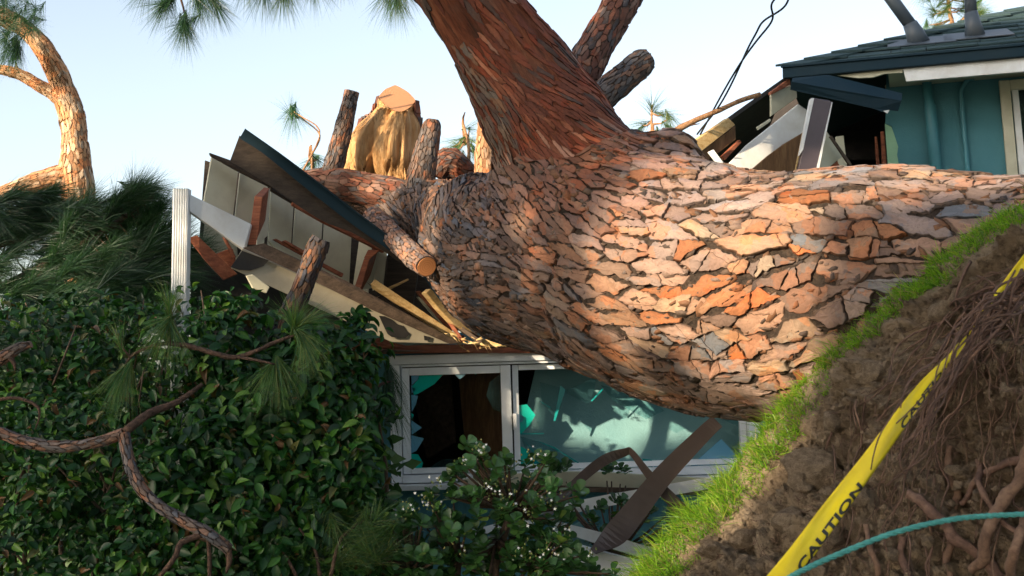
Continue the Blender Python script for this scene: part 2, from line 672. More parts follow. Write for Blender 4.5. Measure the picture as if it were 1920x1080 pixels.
            for _ in range(layers if w > 0.03 else 0):
                if random.random() < 0.4: continue
                a_ = random.random() * 6.283
                nx, ny = math.cos(a_), math.sin(a_) * l / w
                pr = (R - c2) @ np.array((nx, ny))
                cut = np.percentile(pr, random.uniform(35, 80))
                S_ = clip_poly([tuple(q) for q in (c2 + (R - c2) * 0.94)], nx, ny, cut + c2 @ np.array((nx, ny)))
                if len(S_) < 5: continue
                S_ = np.array(S_)
                T_ = []
                for q in range(len(S_)):
                    p0, p1 = S_[q], S_[(q + 1) % len(S_)]
                    k = max(1, int(np.linalg.norm(p1 - p0) / step + 0.5))
                    for s in range(k):
                        t0 = p0 + (p1 - p0) * s / k
                        T_.append(t0 + ((RNG.random(2) - .5) * jag * 3.2 if k > 1 else 0))
                lc = base_c * random.uniform(0.82, 1.18)
                layer(np.array(T_), hh - 0.002, hh + thick * random.uniform(0.15, 0.4), lc)
                hh += thick * 0.2
            er = R.max(0) - R.min(0)
            out.append((VV, Fc, CC, p, er[0] * er[1]))
    return out


PAL = [((0.46, 0.22, 0.10), 3), ((0.43, 0.27, 0.19), 4), ((0.40, 0.30, 0.255), 4), ((0.23, 0.235, 0.25), 1.3), ((0.48, 0.32, 0.19), 3), ((0.38, 0.145, 0.062), 2.2), ((0.27, 0.20, 0.17), 2)]
PAL_C = [c for c, w in PAL]; PAL_W = [w for c, w in PAL]


def trunk_colour(p, n):
    v = Vector(p)
    t = 0.6 + 0.9 * noise.noise(v * 2.3) + 0.35 * noise.noise(v * 9) + random.gauss(0, .12)
    t = min(1.0, max(0.0, t))
    c = np.array((0.37, 0.205, 0.118)) * (1 - t) + np.array((0.315, 0.24, 0.21)) * t
    f = random.random()
    if f < 0.07: c = np.array((0.39, 0.155, 0.064))
    elif f < 0.15: c = np.array((0.20, 0.195, 0.20))
    elif f < 0.30: c = np.array((0.22, 0.145, 0.11))
    elif f < 0.40: c = np.array((0.41, 0.28, 0.185))
    c = c * (0.70 + 0.27 * random.random())
    s = np.clip((p[0] - (-0.20)) / 0.85, 0, 1)          # far stem: greyer bark, its shade also put into darker colours
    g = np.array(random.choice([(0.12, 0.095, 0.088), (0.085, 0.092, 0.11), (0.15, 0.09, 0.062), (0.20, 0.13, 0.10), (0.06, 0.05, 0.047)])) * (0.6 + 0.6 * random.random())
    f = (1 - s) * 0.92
    if n[2] > 0.55 and random.random() < 0.6:          # plates facing up are mixed towards pale grey-pink
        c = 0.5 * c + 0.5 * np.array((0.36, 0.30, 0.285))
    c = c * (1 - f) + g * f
    d = np.linalg.norm(p - np.array(at(1105, 290, 5.2)))      # red zone round the fork
    k = math.exp(-(d / 0.42) ** 2) * 0.8
    return tuple(c * (1 - k) + np.array((0.22, 0.078, 0.038)) * random.uniform(.7, 1.3) * k)


def limb_colour(p, n):
    c = random.choices([(0.21, 0.062, 0.032), (0.16, 0.048, 0.027), (0.27, 0.095, 0.05), (0.36, 0.19, 0.13), (0.11, 0.065, 0.05)], [5, 4, 2, .6, 1.5])[0]
    # left flank keeps older grey bark
    db, _ = nearest_on(side_sk, np.array([p])); dl, _ = nearest_on(limb_sk, np.array([p]))
    if db[0] - 0.10 < dl[0] - 0.2 and random.random() < 0.8:
        c = random.choice([(0.17, 0.11, 0.08), (0.20, 0.14, 0.10), (0.12, 0.085, 0.07)])
    return tuple(np.array(c) * (0.8 + 0.4 * random.random()))


cen = TV[TQ].mean(1)
dT, iT = nearest_on(trunk_sk, cen)
dL, iL = nearest_on(limb_sk, cen)
rT = np.array(trunk_r)[iT]; rL = np.array(limb_r)[iL]
is_limb = ((dL - rL) < (dT - rT)) & (dT > rT * 1.12)


def submesh(V, Q, mask):
    q = Q[mask]
    used, inv = np.unique(q, return_inverse=True)
    return V[used], inv.reshape(q.shape)


sk_dir = lambda sk: np.array([sk[i + 1] - sk[i] for i in range(len(sk) - 1)])
tdir = sk_dir(trunk_sk); ldir = sk_dir(limb_sk)


def trunk_grain(P, N):
    dt, it = nearest_on(trunk_sk, P); dl, il = nearest_on(limb_sk, P)
    a = tdir[it] / np.linalg.norm(tdir[it], axis=1, keepdims=True)
    b = ldir[il] / np.linalg.norm(ldir[il], axis=1, keepdims=True)
    b = b * np.sign((a * b).sum(1, keepdims=True) + 1e-6)
    f = np.clip((dt - np.array(trunk_r)[it] - 0.02) / 0.12, 0, 1)[:, None]
    g = a * (1 - f) + b * f
    # slow wander, and slanting rows towards the roots
    ang = 0.35 * np.sin(P[:, 0] * 3.1 + P[:, 2] * 2.2) + 0.25 * np.sin(P[:, 2] * 7 + P[:, 0] * 1.7)
    ang = ang + np.clip((P[:, 0] - 1.35) / 0.6, 0, 1) * 0.55
    g = g - (g * N).sum(1, keepdims=True) * N
    g /= np.maximum(np.linalg.norm(g, axis=1, keepdims=True), 1e-9)
    t = np.cross(N, g)
    return g * np.cos(ang)[:, None] + t * np.sin(ang)[:, None]


fork = np.array(at(1110, 310, 5.3))


def trunk_size(P):
    s = np.clip((P[:, 0] + 0.20) / 0.95, 0, 1)
    k = 1 - 0.70 * np.exp(-(np.linalg.norm(P - fork, axis=1) / 0.42) ** 2)
    v = 0.5 + 0.85 * RNG.random(len(P)) ** 1.3
    return (0.19 + 0.14 * s) * k * v, (0.036 + 0.092 * s) * k * v


tree = thing('fallen_pine_tree', 'huge uprooted pine lying on the crushed house, its flaky orange bark facing the camera', 'tree', at(1900, 900, 4.6))

v_, q_ = submesh(TV, TQ, ~is_limb)
trunk_o = obj('trunk', new_mesh('trunk', v_, q_, M['groove'], True), tree)
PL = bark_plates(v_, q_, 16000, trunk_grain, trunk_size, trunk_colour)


def place_plates(PL, parent, n_single, mat, part='bark_plate', rest='bark_flakes'):
    """The plates that show largest become parts of their own, the rest one joined part."""
    def score(t):
        p = Vector(t[3]); d = (EYE - p)
        n = (Vector(t[0][-1]) - p)
        vis = Vector(t[3]).y
        nn = n.normalized() if n.length > 1e-6 else Vector((0, -1, 0))
        f = max(0.0, nn.dot(d.normalized()))
        xp = F * p.x / p.y + 960
        if xp > 1960: f = 0
        return t[4] * f / (d.length ** 2)
    PL = sorted(PL, key=score, reverse=True)
    for VV, Fc, c, p, ar in PL[:n_single]:
        me = new_mesh(part, np.array([tuple(v) for v in VV]), Fc, mat, False, np.array(c))
        obj(part, me, parent)
    mb = MB()
    for VV, Fc, c, p, ar in PL[n_single:]:
        mb.add(VV, Fc); mb.C[-len(VV):] = c
    if mb.V:
        mb.build(rest, mat, parent, kind='stuff')


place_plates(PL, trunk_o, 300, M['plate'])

# loose crumbs and slivers of bark in the grooves
P_, N_ = surface_samples(v_, q_, 9000)
vw = np.array(EYE) - P_
ok = (N_ * vw).sum(1) > 0
P_, N_ = P_[ok], N_[ok]
G_ = trunk_grain(P_, N_)
n_ = len(P_)
ln = 0.010 + 0.030 * RNG.random(n_) ** 2; wd = ln * (0.25 + 0.4 * RNG.random(n_))
B_ = np.cross(N_, G_)
ang = RNG.normal(size=n_) * 0.5
G2 = G_ * np.cos(ang)[:, None] + B_ * np.sin(ang)[:, None]; B2 = np.cross(N_, G2)
hgt = 0.004 + 0.009 * RNG.random(n_)
tl = RNG.normal(size=(n_, 2)) * 0.004
cor = []
for a_, b_ in ((-1, -.6), (.2, -1), (1, -.2), (.7, .8), (-.5, 1)):
    cor.append(P_ + G2 * (a_ * ln)[:, None] + B2 * (b_ * wd)[:, None] + N_ * (hgt + tl[:, 0] * a_ + tl[:, 1] * b_)[:, None])
V5 = np.stack(cor + [c_ - N_ * 0.006 for c_ in cor], 1)
base = (np.arange(n_) * 10)[:, None]
tri = np.concatenate([base + np.array([[0, 1, 2]]), base + np.array([[0, 2, 3]]), base + np.array([[0, 3, 4]])] + [base + np.array([[k, 5 + k, 5 + (k + 1) % 5]]) for k in range(5)] + [base + np.array([[k, 5 + (k + 1) % 5, (k + 1) % 5]]) for k in range(5)])
cc = np.array([(0.07, 0.05, 0.04), (0.11, 0.075, 0.055), (0.17, 0.085, 0.045), (0.20, 0.14, 0.11)])[RNG.integers(0, 4, n_)]
obj('bark_crumbs', new_mesh('bark_crumbs', V5.reshape(-1, 3), tri, M['plate'], False, np.repeat(cc, 10, 0)), trunk_o, kind='stuff')

v_, q_ = submesh(TV, TQ, is_limb)
limb_o = obj('limb', new_mesh('limb', v_, q_, M['limb'], True), tree, label='thick red-brown limb rising from the fork of the fallen trunk')


def limb_size(P):
    v = 0.6 + 0.9 * RNG.random(len(P)) ** 2
    k = np.clip(0.55 + (P[:, 2] - 2.6) * 0.6, 0.5, 1.0)
    return 0.24 * v * k, 0.036 * v * k


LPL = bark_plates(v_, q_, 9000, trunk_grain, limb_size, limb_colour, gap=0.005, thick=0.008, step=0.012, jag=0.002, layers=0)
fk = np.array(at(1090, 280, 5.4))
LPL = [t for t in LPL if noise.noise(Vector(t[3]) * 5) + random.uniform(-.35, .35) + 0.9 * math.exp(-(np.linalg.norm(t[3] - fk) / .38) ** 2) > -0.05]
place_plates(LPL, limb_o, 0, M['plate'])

# ------------------------------------------------------------------ more materials
def wood(name, c1, c2, c3, rough=0.7, stretch=(1, 14, 14), scale=3.0, bstr=0.35):
    t = NT(name)
    v = t.pos(stretch)
    n1 = t.noise(v, scale, 6, 0.6, 0.6)
    n2 = t.noise(v, scale * 5, 5, 0.65)
    col = t.ramp(n1, [(0.28, c1), (0.5, c2), (0.74, c3)])
    col = t.mix(t.ramp(n2, [(0.38, 0.45), (0.55, 0.0)]), col, c1)
    return t.done(col, rough, t.bump(n2, bstr, 0.004), Specular_IOR_Level=0.3)


def painted(name, c, dirt, chip=None, rough=0.55, amount=0.60, spec=0.4):
    t = NT(name)
    v = t.pos()
    n1 = t.noise(v, 5, 7, 0.65, 0.3)
    n2 = t.noise(v, 38, 6, 0.7)
    col = t.mix(t.ramp(n1, [(0.42, 0.0), (0.72, 0.65)]), c, dirt)
    col = t.mix(t.ramp(n2, [(0.24, 0.6), (0.36, 0.0)]), col, dirt)
    if chip:
        n3 = t.noise(v, 11, 8, 0.7, 0.5)
        col = t.mix(t.ramp(n3, [(amount, 0.0), (amount + 0.02, 1.0)]), col, chip)
    return t.done(col, rough, t.bump(n2, 0.18, 0.003), Specular_IOR_Level=spec)


def stucco(name, c1, c2):
    t = NT(name)
    v = t.pos()
    n1 = t.noise(v, 3.0, 5, 0.6)
    n2 = t.noise(v, 85, 4, 0.6)
    n3 = t.noise(v, 28, 5, 0.7)
    col = t.mix(t.ramp(n1, [(0.35, 0.0), (0.7, 1.0)]), c1, c2)
    bm = t.bump(n3, 0.4, 0.008)
    bm = t.bump(n2, 0.5, 0.005, bm)
    return t.done(col, 0.85, bm, Specular_IOR_Level=0.2)


def leafy(name, mul=(1, 1, 1), rough=0.35, spec=0.5, trans=0.25, vein=True):
    """Leaf blades: colour comes from the point attribute; some light passes through."""
    t = NT(name)
    a = t.attr()
    n = t.noise(t.pos(), 30, 4, 0.6)
    col = t.mix(1.0, a, mul, 'MULTIPLY')
    col = t.mix(t.ramp(n, [(0.35, 0.0), (0.75, 0.35)]), col, t.mix(1.0, col, (1.5, 1.5, 1.1), 'MULTIPLY'))
    t.done(col, rough, None, Specular_IOR_Level=spec)
    tr = t.n('ShaderNodeBsdfTranslucent')
    t.l(t.mix(1.0, col, (1.6, 1.9, 0.7), 'MULTIPLY'), tr.inputs[0])
    mx = t.n('ShaderNodeMixShader'); mx.inputs[0].default_value = trans
    t.l(t.b.outputs[0], mx.inputs[1]); t.l(tr.outputs[0], mx.inputs[2]); t.l(mx.outputs[0], t.out.inputs[0])
    return t.m


def m_cut(name, centre, axis, c1, c2, rings=90):
    """Sawn end grain: growth rings about a point."""
    t = NT(name)
    tc = t.n('ShaderNodeTexCoord')
    sub = t.n('ShaderNodeVectorMath', operation='SUBTRACT')
    t.l(tc.outputs['Object'], sub.inputs[0]); sub.inputs[1].default_value = centre
    nz = t.noise(tc.outputs['Object'], 14, 3)
    ln = t.n('ShaderNodeVectorMath', operation='LENGTH'); t.l(sub.outputs[0], ln.inputs[0])
    m1 = t.n('ShaderNodeMath', operation='MULTIPLY_ADD'); t.l(ln.outputs['Value'], m1.inputs[0]); m1.inputs[1].default_value = rings; t.l(nz, m1.inputs[2])
    m2 = t.n('ShaderNodeMath', operation='FRACT'); t.l(m1.outputs[0], m2.inputs[0])
    col = t.mix(t.ramp(m2.outputs[0], [(0.0, 0.0), (0.7, 0.4), (0.95, 1.0)]), c1, c2)
    fine = t.noise(tc.outputs['Object'], 160, 4)
    return t.done(col, 0.8, t.bump(fine, 0.3, 0.002), Specular_IOR_Level=0.2)


def m_glass():
    t = NT('window_glass')
    t.done((0.02, 0.06, 0.06), 0.03, None)
    tr = t.n('ShaderNodeBsdfTransparent'); tr.inputs[0].default_value = (0.80, 0.93, 0.92, 1)
    gl = t.n('ShaderNodeBsdfGlossy'); gl.inputs['Roughness'].default_value = 0.02
    fr = t.n('ShaderNodeFresnel'); fr.inputs[0].default_value = 1.5
    mx = t.n('ShaderNodeMixShader')
    t.l(fr.outputs[0], mx.inputs[0]); t.l(tr.outputs[0], mx.inputs[1]); t.l(gl.outputs[0], mx.inputs[2])
    t.l(mx.outputs[0], t.out.inputs[0])
    return t.m


M['white'] = painted('white_paint', (0.74, 0.76, 0.76), (0.50, 0.47, 0.42), rough=0.4)
M['vinyl'] = painted('white_vinyl', (0.83, 0.86, 0.88), (0.70, 0.72, 0.72), rough=0.3)
M['cream'] = painted('cream_board_paint', (0.53, 0.515, 0.39), (0.36, 0.33, 0.23), (0.10, 0.045, 0.025), rough=0.5, amount=0.74)
M['cream_beam'] = painted('cream_fascia_paint', (0.40, 0.36, 0.27), (0.26, 0.22, 0.15), (0.035, 0.03, 0.025), rough=0.5, amount=0.76)
M['redwood'] = wood('redwood_lumber', (0.12, 0.035, 0.018), (0.27, 0.085, 0.042), (0.36, 0.14, 0.07))
M['oldwood'] = wood('weathered_lumber', (0.04, 0.028, 0.02), (0.10, 0.07, 0.05), (0.17, 0.12, 0.085))
M['newwood'] = wood('fresh_split_lumber', (0.34, 0.19, 0.06), (0.58, 0.40, 0.18), (0.68, 0.52, 0.28))
M['plywood'] = wood('brown_plywood', (0.08, 0.04, 0.018), (0.17, 0.09, 0.04), (0.26, 0.15, 0.07), stretch=(6, 6, 1))
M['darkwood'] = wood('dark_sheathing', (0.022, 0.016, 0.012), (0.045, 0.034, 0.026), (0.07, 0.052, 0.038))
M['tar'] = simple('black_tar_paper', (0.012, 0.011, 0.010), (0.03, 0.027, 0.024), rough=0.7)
M['slate'] = painted('dark_blue_gutter_paint', (0.012, 0.030, 0.044), (0.020, 0.036, 0.046), rough=0.6, spec=0.10)
M['brownmetal'] = painted('brown_enamelled_metal', (0.115, 0.085, 0.075), (0.075, 0.055, 0.045), (0.5, 0.48, 0.45), rough=0.35, amount=0.77)
M['plum'] = painted('plum_brown_trim_paint', (0.085, 0.065, 0.075), (0.06, 0.045, 0.05), rough=0.4)
M['teal'] = stucco('teal_stucco', (0.068, 0.20, 0.24), (0.082, 0.222, 0.262))
M['tealpipe'] = painted('teal_painted_pipe', (0.06, 0.23, 0.28), (0.05, 0.16, 0.19), rough=0.45)
M['green'] = stucco('broken_green_stucco', (0.25, 0.45, 0.30), (0.32, 0.52, 0.36))
M['inner'] = stucco('grey_blue_plaster', (0.14, 0.29, 0.315), (0.18, 0.335, 0.35))
M['glass'] = m_glass()
M['room'] = simple('dark_interior_shade', (0.035, 0.03, 0.028), (0.055, 0.045, 0.04), rough=0.9)  # near-black colour stands in for the shade indoors
M['iron'] = painted('grey_blue_vent_paint', (0.062, 0.08, 0.10), (0.10, 0.10, 0.10), (0.35, 0.35, 0.34), rough=0.45, amount=0.78)
M['cable'] = simple('black_cable', (0.008, 0.010, 0.012), (0.015, 0.017, 0.02), rough=0.5)
M['shingle'] = None


def m_shingle():
    t = NT('asphalt_shingle')
    v = t.pos()
    info = t.n('ShaderNodeObjectInfo')
    n1 = t.noise(v, 160, 3, 0.7)
    n2 = t.noise(v, 7, 5)
    c = t.mix(info.outputs['Random'], (0.024, 0.052, 0.060), (0.042, 0.076, 0.084))
    c = t.mix(t.ramp(n1, [(0.4, 0.0), (0.7, 0.6)]), c, (0.07, 0.105, 0.11))
    c = t.mix(t.ramp(n2, [(0.5, 0.0), (0.8, 0.5)]), c, (0.03, 0.045, 0.045))
    return t.done(c, 0.9, t.bump(n1, 0.7, 0.004), Specular_IOR_Level=0.2)


M['shingle'] = m_shingle()


# ------------------------------------------------------------------ ground
def m_lawn():
    t = NT('lawn_ground')
    v = t.pos()
    n = t.noise(v, 1.5, 8, 0.6); n2 = t.noise(v, 40, 6, 0.7)
    c = t.ramp(n, [(0.3, (0.035, 0.06, 0.02)), (0.55, (0.06, 0.09, 0.03)), (0.75, (0.10, 0.085, 0.05))])
    return t.done(c, 0.9, t.bump(n2, 0.8, 0.03))


gv = []
gx = np.concatenate([np.linspace(-600, -20, 8), np.linspace(-15, 15, 31), np.linspace(20, 600, 8)])
for yy in gx:
    for xx in gx:
        gv.append((xx, yy + 5, 0.05 * noise.noise(Vector((xx * .3, yy * .3, 0))) if abs(xx) < 16 and abs(yy) < 16 else 0.0))
n_ = len(gx)
gf = np.array([(j * n_ + i, j * n_ + i + 1, (j + 1) * n_ + i + 1, (j + 1) * n_ + i) for j in range(n_ - 1) for i in range(n_ - 1)])
tag(obj('ground', new_mesh('ground', gv, gf, m_lawn(), True)), 'lawn and earth in front of the house', kind='structure')

def m_pave():
    t = NT('bounce_paving')
    v = t.pos()
    n = t.noise(v, 2.0, 8, 0.6); n2 = t.noise(v, 60, 6, 0.7)
    c = t.ramp(n, [(0.3, (0.15, 0.145, 0.14)), (0.7, (0.24, 0.23, 0.215))])
    return t.done(c, 0.85, t.bump(n2, 0.4, 0.004))


pv = MB()
M['pave'] = m_pave()
pave = MB().box((-14, -9, 0.06), (14, 3.0, 0.16)).build('pavement', M['pave'], None, bevel=0.01)  # paving added out of view to bounce light onto undersides
tag(pave, 'unseen concrete paving added in front of the garden to bounce light up', kind='structure')

# ------------------------------------------------------------------ the crushed house
house = thing('damaged_house', 'teal stucco house crushed by the fallen pine, eaves torn open and window smashed', 'house', (0.6, 8.0, 0))


def P4(lst, Y):
    """Pixel polygon at one depth or at (Yleft, Yright) along x."""
    if isinstance(Y, (int, float)):
        return [at(x, y, Y) for x, y in lst]
    xs = [p[0] for p in lst]; a, b = min(xs), max(xs)
    return [at(x, y, Y[0] + (Y[1] - Y[0]) * (x - a) / max(1, b - a)) for x, y in lst]


def board(name, lst, Y, thick, mat, parent=house, back=None, bevel=0.004, label=None):
    """A board whose near face shows as the pixel polygon; it has real thickness behind."""
    P = P4(lst, Y)
    if back is None:
        n = Vector((0, 0, 0))
        for i in range(len(P)):
            n += P[i].cross(P[(i + 1) % len(P)])
        n.normalize()
        if n.dot(P[0] - EYE) < 0: n = -n
        back = n * thick
    return MB().slab(P, back).build(name, M[mat], parent, bevel=bevel, label=label)


def strip(name, top, bot, Y, thick, mat, parent=house, n=18, label=None, lip=0.0):
    """A bent sheet between two pixel polylines."""
    a = spline([(*p,) for p in top], n); b = spline([(*p,) for p in bot], n)
    V = []
    x0, x1 = min(a[:, 0].min(), b[:, 0].min()), max(a[:, 0].max(), b[:, 0].max())
    Yf = (lambda x: Y) if isinstance(Y, (int, float)) else (lambda x: Y[0] + (Y[1] - Y[0]) * (x - x0) / (x1 - x0))
    A = [at(p[0], p[1], Yf(p[0])) for p in a]; B = [at(p[0], p[1], Yf(p[0])) for p in b]
    mb = MB()
    off = Vector((0, thick, 0))
    V = []
    for i in range(n):
        V += [A[i], B[i], B[i] + off, A[i] + off]
    Fc = []
    for i in range(n - 1):
        for k in range(4):
            k2 = (k + 1) % 4
            Fc.append((4 * i + k, 4 * i + k2, 4 * i + 4 + k2, 4 * i + 4 + k))
    Fc += [(3, 2, 1, 0), tuple(4 * (n - 1) + k for k in range(4))]
    return mb.add(V, Fc).build(name, M[mat], parent, label=label)


# --- window wall (sagging: turned a little in its own plane)
WY = 7.30
ROLL = Matrix.Rotation(math.radians(-1.7), 4, 'Y')
WO = at(735, 906, WY)
WM = Matrix.Translation(WO) @ ROLL
ux = WY / F                       # metres per photo pixel on the wall


def wbox(x0, y0, x1, y1, d0, d1):
    """Box in wall pixels (origin: lower left window corner, y up) from depth d0 to d1."""
    return MB().box((x0 * ux, d0, y0 * ux), (x1 * ux, d1, y1 * ux), WM)


WW, WH = 685, 236
for (a, b, c, d) in ((-365, -300, -1, WH + 130), (WW + 1, -300, WW + 330, WH + 40), (-1, -300, WW + 1, -1), (-1, WH + 1, WW + 1, WH + 40)):
    wbox(a, b, c, d, 0.03, 0.20).build('wall', M['teal'], house)
win = wbox(0, WH - 17, WW, WH, -0.03, 0.12).build('window', M['vinyl'], house, bevel=0.004, label='smashed white sliding window under the trunk')


def wpart(name, x0, y0, x1, y1, d0, d1, mat='vinyl', bev=0.003):
    return wbox(x0, y0, x1, y1, d0, d1).build(name, M[mat], win, bevel=bev)


wpart('frame', 0, 0, 20, WH - 17.5, -0.03, 0.12)
wpart('frame', WW - 20, 0, WW, WH - 17.5, -0.03, 0.12)
wpart('frame', 20.5, 0, WW - 20.5, 14, -0.035, 0.12)
wpart('frame', 20.5, WH - 22, WW - 20.5, WH - 18, -0.012, 0.10)
# left sash
wpart('sash', 22, 16, 36, WH - 24, -0.005, 0.04)
wpart('sash', 207, 16, 226, WH - 24, -0.008, 0.04)
wpart('sash', 36.5, 16, 206.5, 26, -0.004, 0.04)
wpart('sash', 36.5, WH - 38, 206.5, WH - 24, -0.004, 0.04)
# right sash, in the rear track
wpart('sash', 229, 16, 240, WH - 24, 0.03, 0.08)
wpart('sash', 652, 16, 664, WH - 24, 0.03, 0.08)
wpart('sash', 240.5, 16, 651.5, 26, 0.031, 0.08)
wpart('sash', 240.5, WH - 34, 651.5, WH - 24, 0.031, 0.08)
wpart('latch', 228, 92, 235, 122, -0.02, 0.029)
SILL = MB().box((-10 * ux, -0.10, -12 * ux), ((WW + 10) * ux, 0.028, -2 * ux), WM)
SILL.build('sill', M['white'], win, bevel=0.004)


def m_shard(name, c, tr, rough=0.06, tint=None):
    t = NT(name)
    t.done(c, rough, None, Specular_IOR_Level=0.6)
    x = t.n('ShaderNodeBsdfTransparent'); x.inputs[0].default_value = (*tint, 1) if tint else (c[0] * .3 + .4, c[1] * .3 + .6, c[2] * .3 + .6, 1)
    mx = t.n('ShaderNodeMixShader'); mx.inputs[0].default_value = tr
    t.l(t.b.outputs[0], mx.inputs[1]); t.l(x.outputs[0], mx.inputs[2]); t.l(mx.outputs[0], t.out.inputs[0])
    return t.m


M['sh_green'] = m_shard('green_reflection_glass', (0.01, 0.50, 0.40), 0.12)  # bright shard colours paint in the sky they would reflect
M['sh_teal'] = m_shard('teal_glass', (0.015, 0.33, 0.33), 0.25)
M['sh_blue'] = m_shard('sky_reflection_glass', (0.16, 0.42, 0.58), 0.15)  # blue base colour stands in for reflected sky
M['sh_clear'] = m_shard('clear_glass', (0.06, 0.16, 0.18), 0.90, 0.02, (0.84, 0.93, 0.93))


def shard(pts, mat, depth, tilt=0.0, name='glass_shard'):
    """pts in photo pixels; a 5 mm pane fragment standing in the sash."""
    P = []
    for k, (x, y) in enumerate(pts):
        p = at(x, y, WY + depth)
        P.append(p + Vector((0, tilt * (k % 3) * 0.02, 0)))
    MB().slab(P, (0, 0.005, 0)).build(name, M[mat], win)


LD, RD = 0.015, 0.050
for pts, m_ in [([(771, 699), (787, 698), (783, 712), (772, 722)], 'sh_blue'), ([(787, 699), (833, 700), (815, 720), (785, 738), (776, 741), (772, 724), (784, 712)], 'sh_green'),
                ([(771, 722), (779, 730), (772, 738)], 'sh_blue'), ([(771, 740), (784, 742), (780, 758), (772, 772)], 'sh_blue'), ([(771, 774), (776, 778), (772, 786)], 'sh_green'),
                ([(771, 788), (791, 802), (772, 815)], 'sh_blue'), ([(771, 816), (795, 822), (781, 845), (771, 850)], 'sh_blue'), ([(771, 851), (784, 852), (793, 868), (789, 884), (772, 885)], 'sh_green'),
                ([(850, 696), (877, 695), (872, 704), (862, 711), (854, 704)], 'sh_blue'), ([(878, 697), (884, 697), (881, 702)], 'sh_green'), ([(887, 697), (895, 697), (892, 703)], 'sh_green'),
                ([(808, 876), (826, 862), (846, 860), (858, 884), (808, 885)], 'sh_clear'),
                ([(941, 700), (941, 775), (925, 768), (912, 742), (918, 716)], 'sh_clear')]:
    shard(pts, m_, LD)
for pts, m_ in [([(973, 760), (988, 758), (1004, 778), (993, 797), (976, 815), (972, 812)], 'sh_green'), ([(972, 775), (983, 782), (980, 790), (973, 793)], 'sh_blue'),
                ([(975, 836), (986, 842), (1000, 858), (998, 878), (976, 880)], 'sh_green'), ([(1000, 860), (1012, 866), (1020, 876), (1000, 880)], 'sh_teal'),
                ([(1012, 716), (1062, 730), (1044, 786), (1016, 756)], 'sh_clear'), ([(1063, 731), (1120, 706), (1108, 752), (1100, 756), (1062, 738)], 'sh_clear'),
                ([(1126, 722), (1200, 738), (1246, 770), (1212, 786), (1150, 752)], 'sh_clear'), ([(975, 818), (1020, 830), (1072, 862), (1090, 880), (1001, 880)], 'sh_clear'),
                ([(1290, 878), (1352, 823), (1378, 850), (1380, 874)], 'sh_blue'), ([(1224, 870), (1262, 868), (1256, 880), (1226, 880)], 'sh_blue'),
                ([(1205, 860), (1222, 862), (1225, 880), (1204, 880)], 'sh_teal'), ([(1345, 858), (1379, 852), (1380, 880), (1338, 880)], 'sh_teal'),
                ([(1100, 690), (1300, 760), (1384, 800), (1384, 700), (1150, 672)], 'sh_clear')]:
    shard(pts, m_, RD)
# room behind: a leaning plaster sheet, walls coloured near-black for the unlit room
RB = [(-60, -60, 0), (WW + 60, -60, 0), (WW + 60, WH + 10, 0), (-60, WH + 10, 0)]
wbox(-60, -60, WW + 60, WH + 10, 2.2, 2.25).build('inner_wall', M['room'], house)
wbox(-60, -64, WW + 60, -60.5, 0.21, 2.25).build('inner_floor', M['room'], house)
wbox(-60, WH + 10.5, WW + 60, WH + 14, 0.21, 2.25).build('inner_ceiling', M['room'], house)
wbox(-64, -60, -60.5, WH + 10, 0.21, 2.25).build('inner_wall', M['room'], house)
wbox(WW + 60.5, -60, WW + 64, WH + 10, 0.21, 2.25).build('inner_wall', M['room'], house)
MB().slab([at(1004, 690, 7.72), at(1440, 690, 7.60), at(1470, 925, 7.50), at(950, 925, 7.58)], (0.02, 0.03, 0)).build('plaster_sheet', M['inner'], house, label='leaning grey-blue plaster sheet behind the broken window')
MB().slab([at(858, 690, 7.95), at(950, 690, 7.75), at(950, 920, 7.72), at(880, 920, 7.9)], (0.02, 0.03, 0)).build('reflection_panel', M['plywood'], house)  # brown panels stand in for dim reflections in the left pane
MB().slab([at(770, 715, 8.3), at(840, 700, 8.1), at(850, 830, 8.0), at(800, 860, 8.2)], (0.02, 0.03, 0)).build('reflection_panel', M['oldwood'], house)
for q in ([(1051, 722), (1060, 731), (1041, 790), (1038, 788)], [(1010, 752), (1013, 752), (1034, 764), (1033, 766)], [(976, 812), (1020, 812), (1020, 814), (976, 815)], [(1000, 824), (1040, 838), (1086, 868), (1085, 870), (1038, 841)], [(980, 822), (1004, 850), (1002, 851)], [(1108, 751), (1130, 728), (1131, 730), (1110, 753)]):
    shard(q, 'sh_teal', RD - .004)

# --- collapsed eave over the window
EY = (6.10, 6.78)
GT = [(459, 242), (530, 292), (600, 345), (670, 399), (740, 453), (800, 513)]
GB = [(449, 259), (495, 289), (580, 358), (665, 424), (740, 477), (806, 530)]
strip('gutter', GT, GB, (6.0, 6.30), 0.012, 'slate', label='bent dark blue gutter along the torn eave')
strip('gutter', [(x, y - 1.5) for x, y in GT], [(x, y + 1) for x, y in GT], (5.97, 6.27), 0.10, 'slate')
strip('gutter', [(800, 514), (831, 552), (866, 590), (914, 624), (960, 642)], [(795, 520), (824, 562), (860, 600), (905, 633), (960, 652)], (6.28, 6.5), 0.03, 'slate')
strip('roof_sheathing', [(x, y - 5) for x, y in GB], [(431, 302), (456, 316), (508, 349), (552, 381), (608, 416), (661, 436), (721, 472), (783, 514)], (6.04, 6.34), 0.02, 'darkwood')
SOF = [[(396, 291), (448.5, 320), (437, 420), (378, 392)], [(449.5, 320.5), (505.5, 350), (496, 470), (438, 421)], [(507.5, 354), (552.5, 381), (546, 480), (501, 468)],
       [(553.5, 382), (606.5, 415), (601, 510), (547, 481)], [(607.5, 416), (661, 440), (656, 545), (602, 511)]]
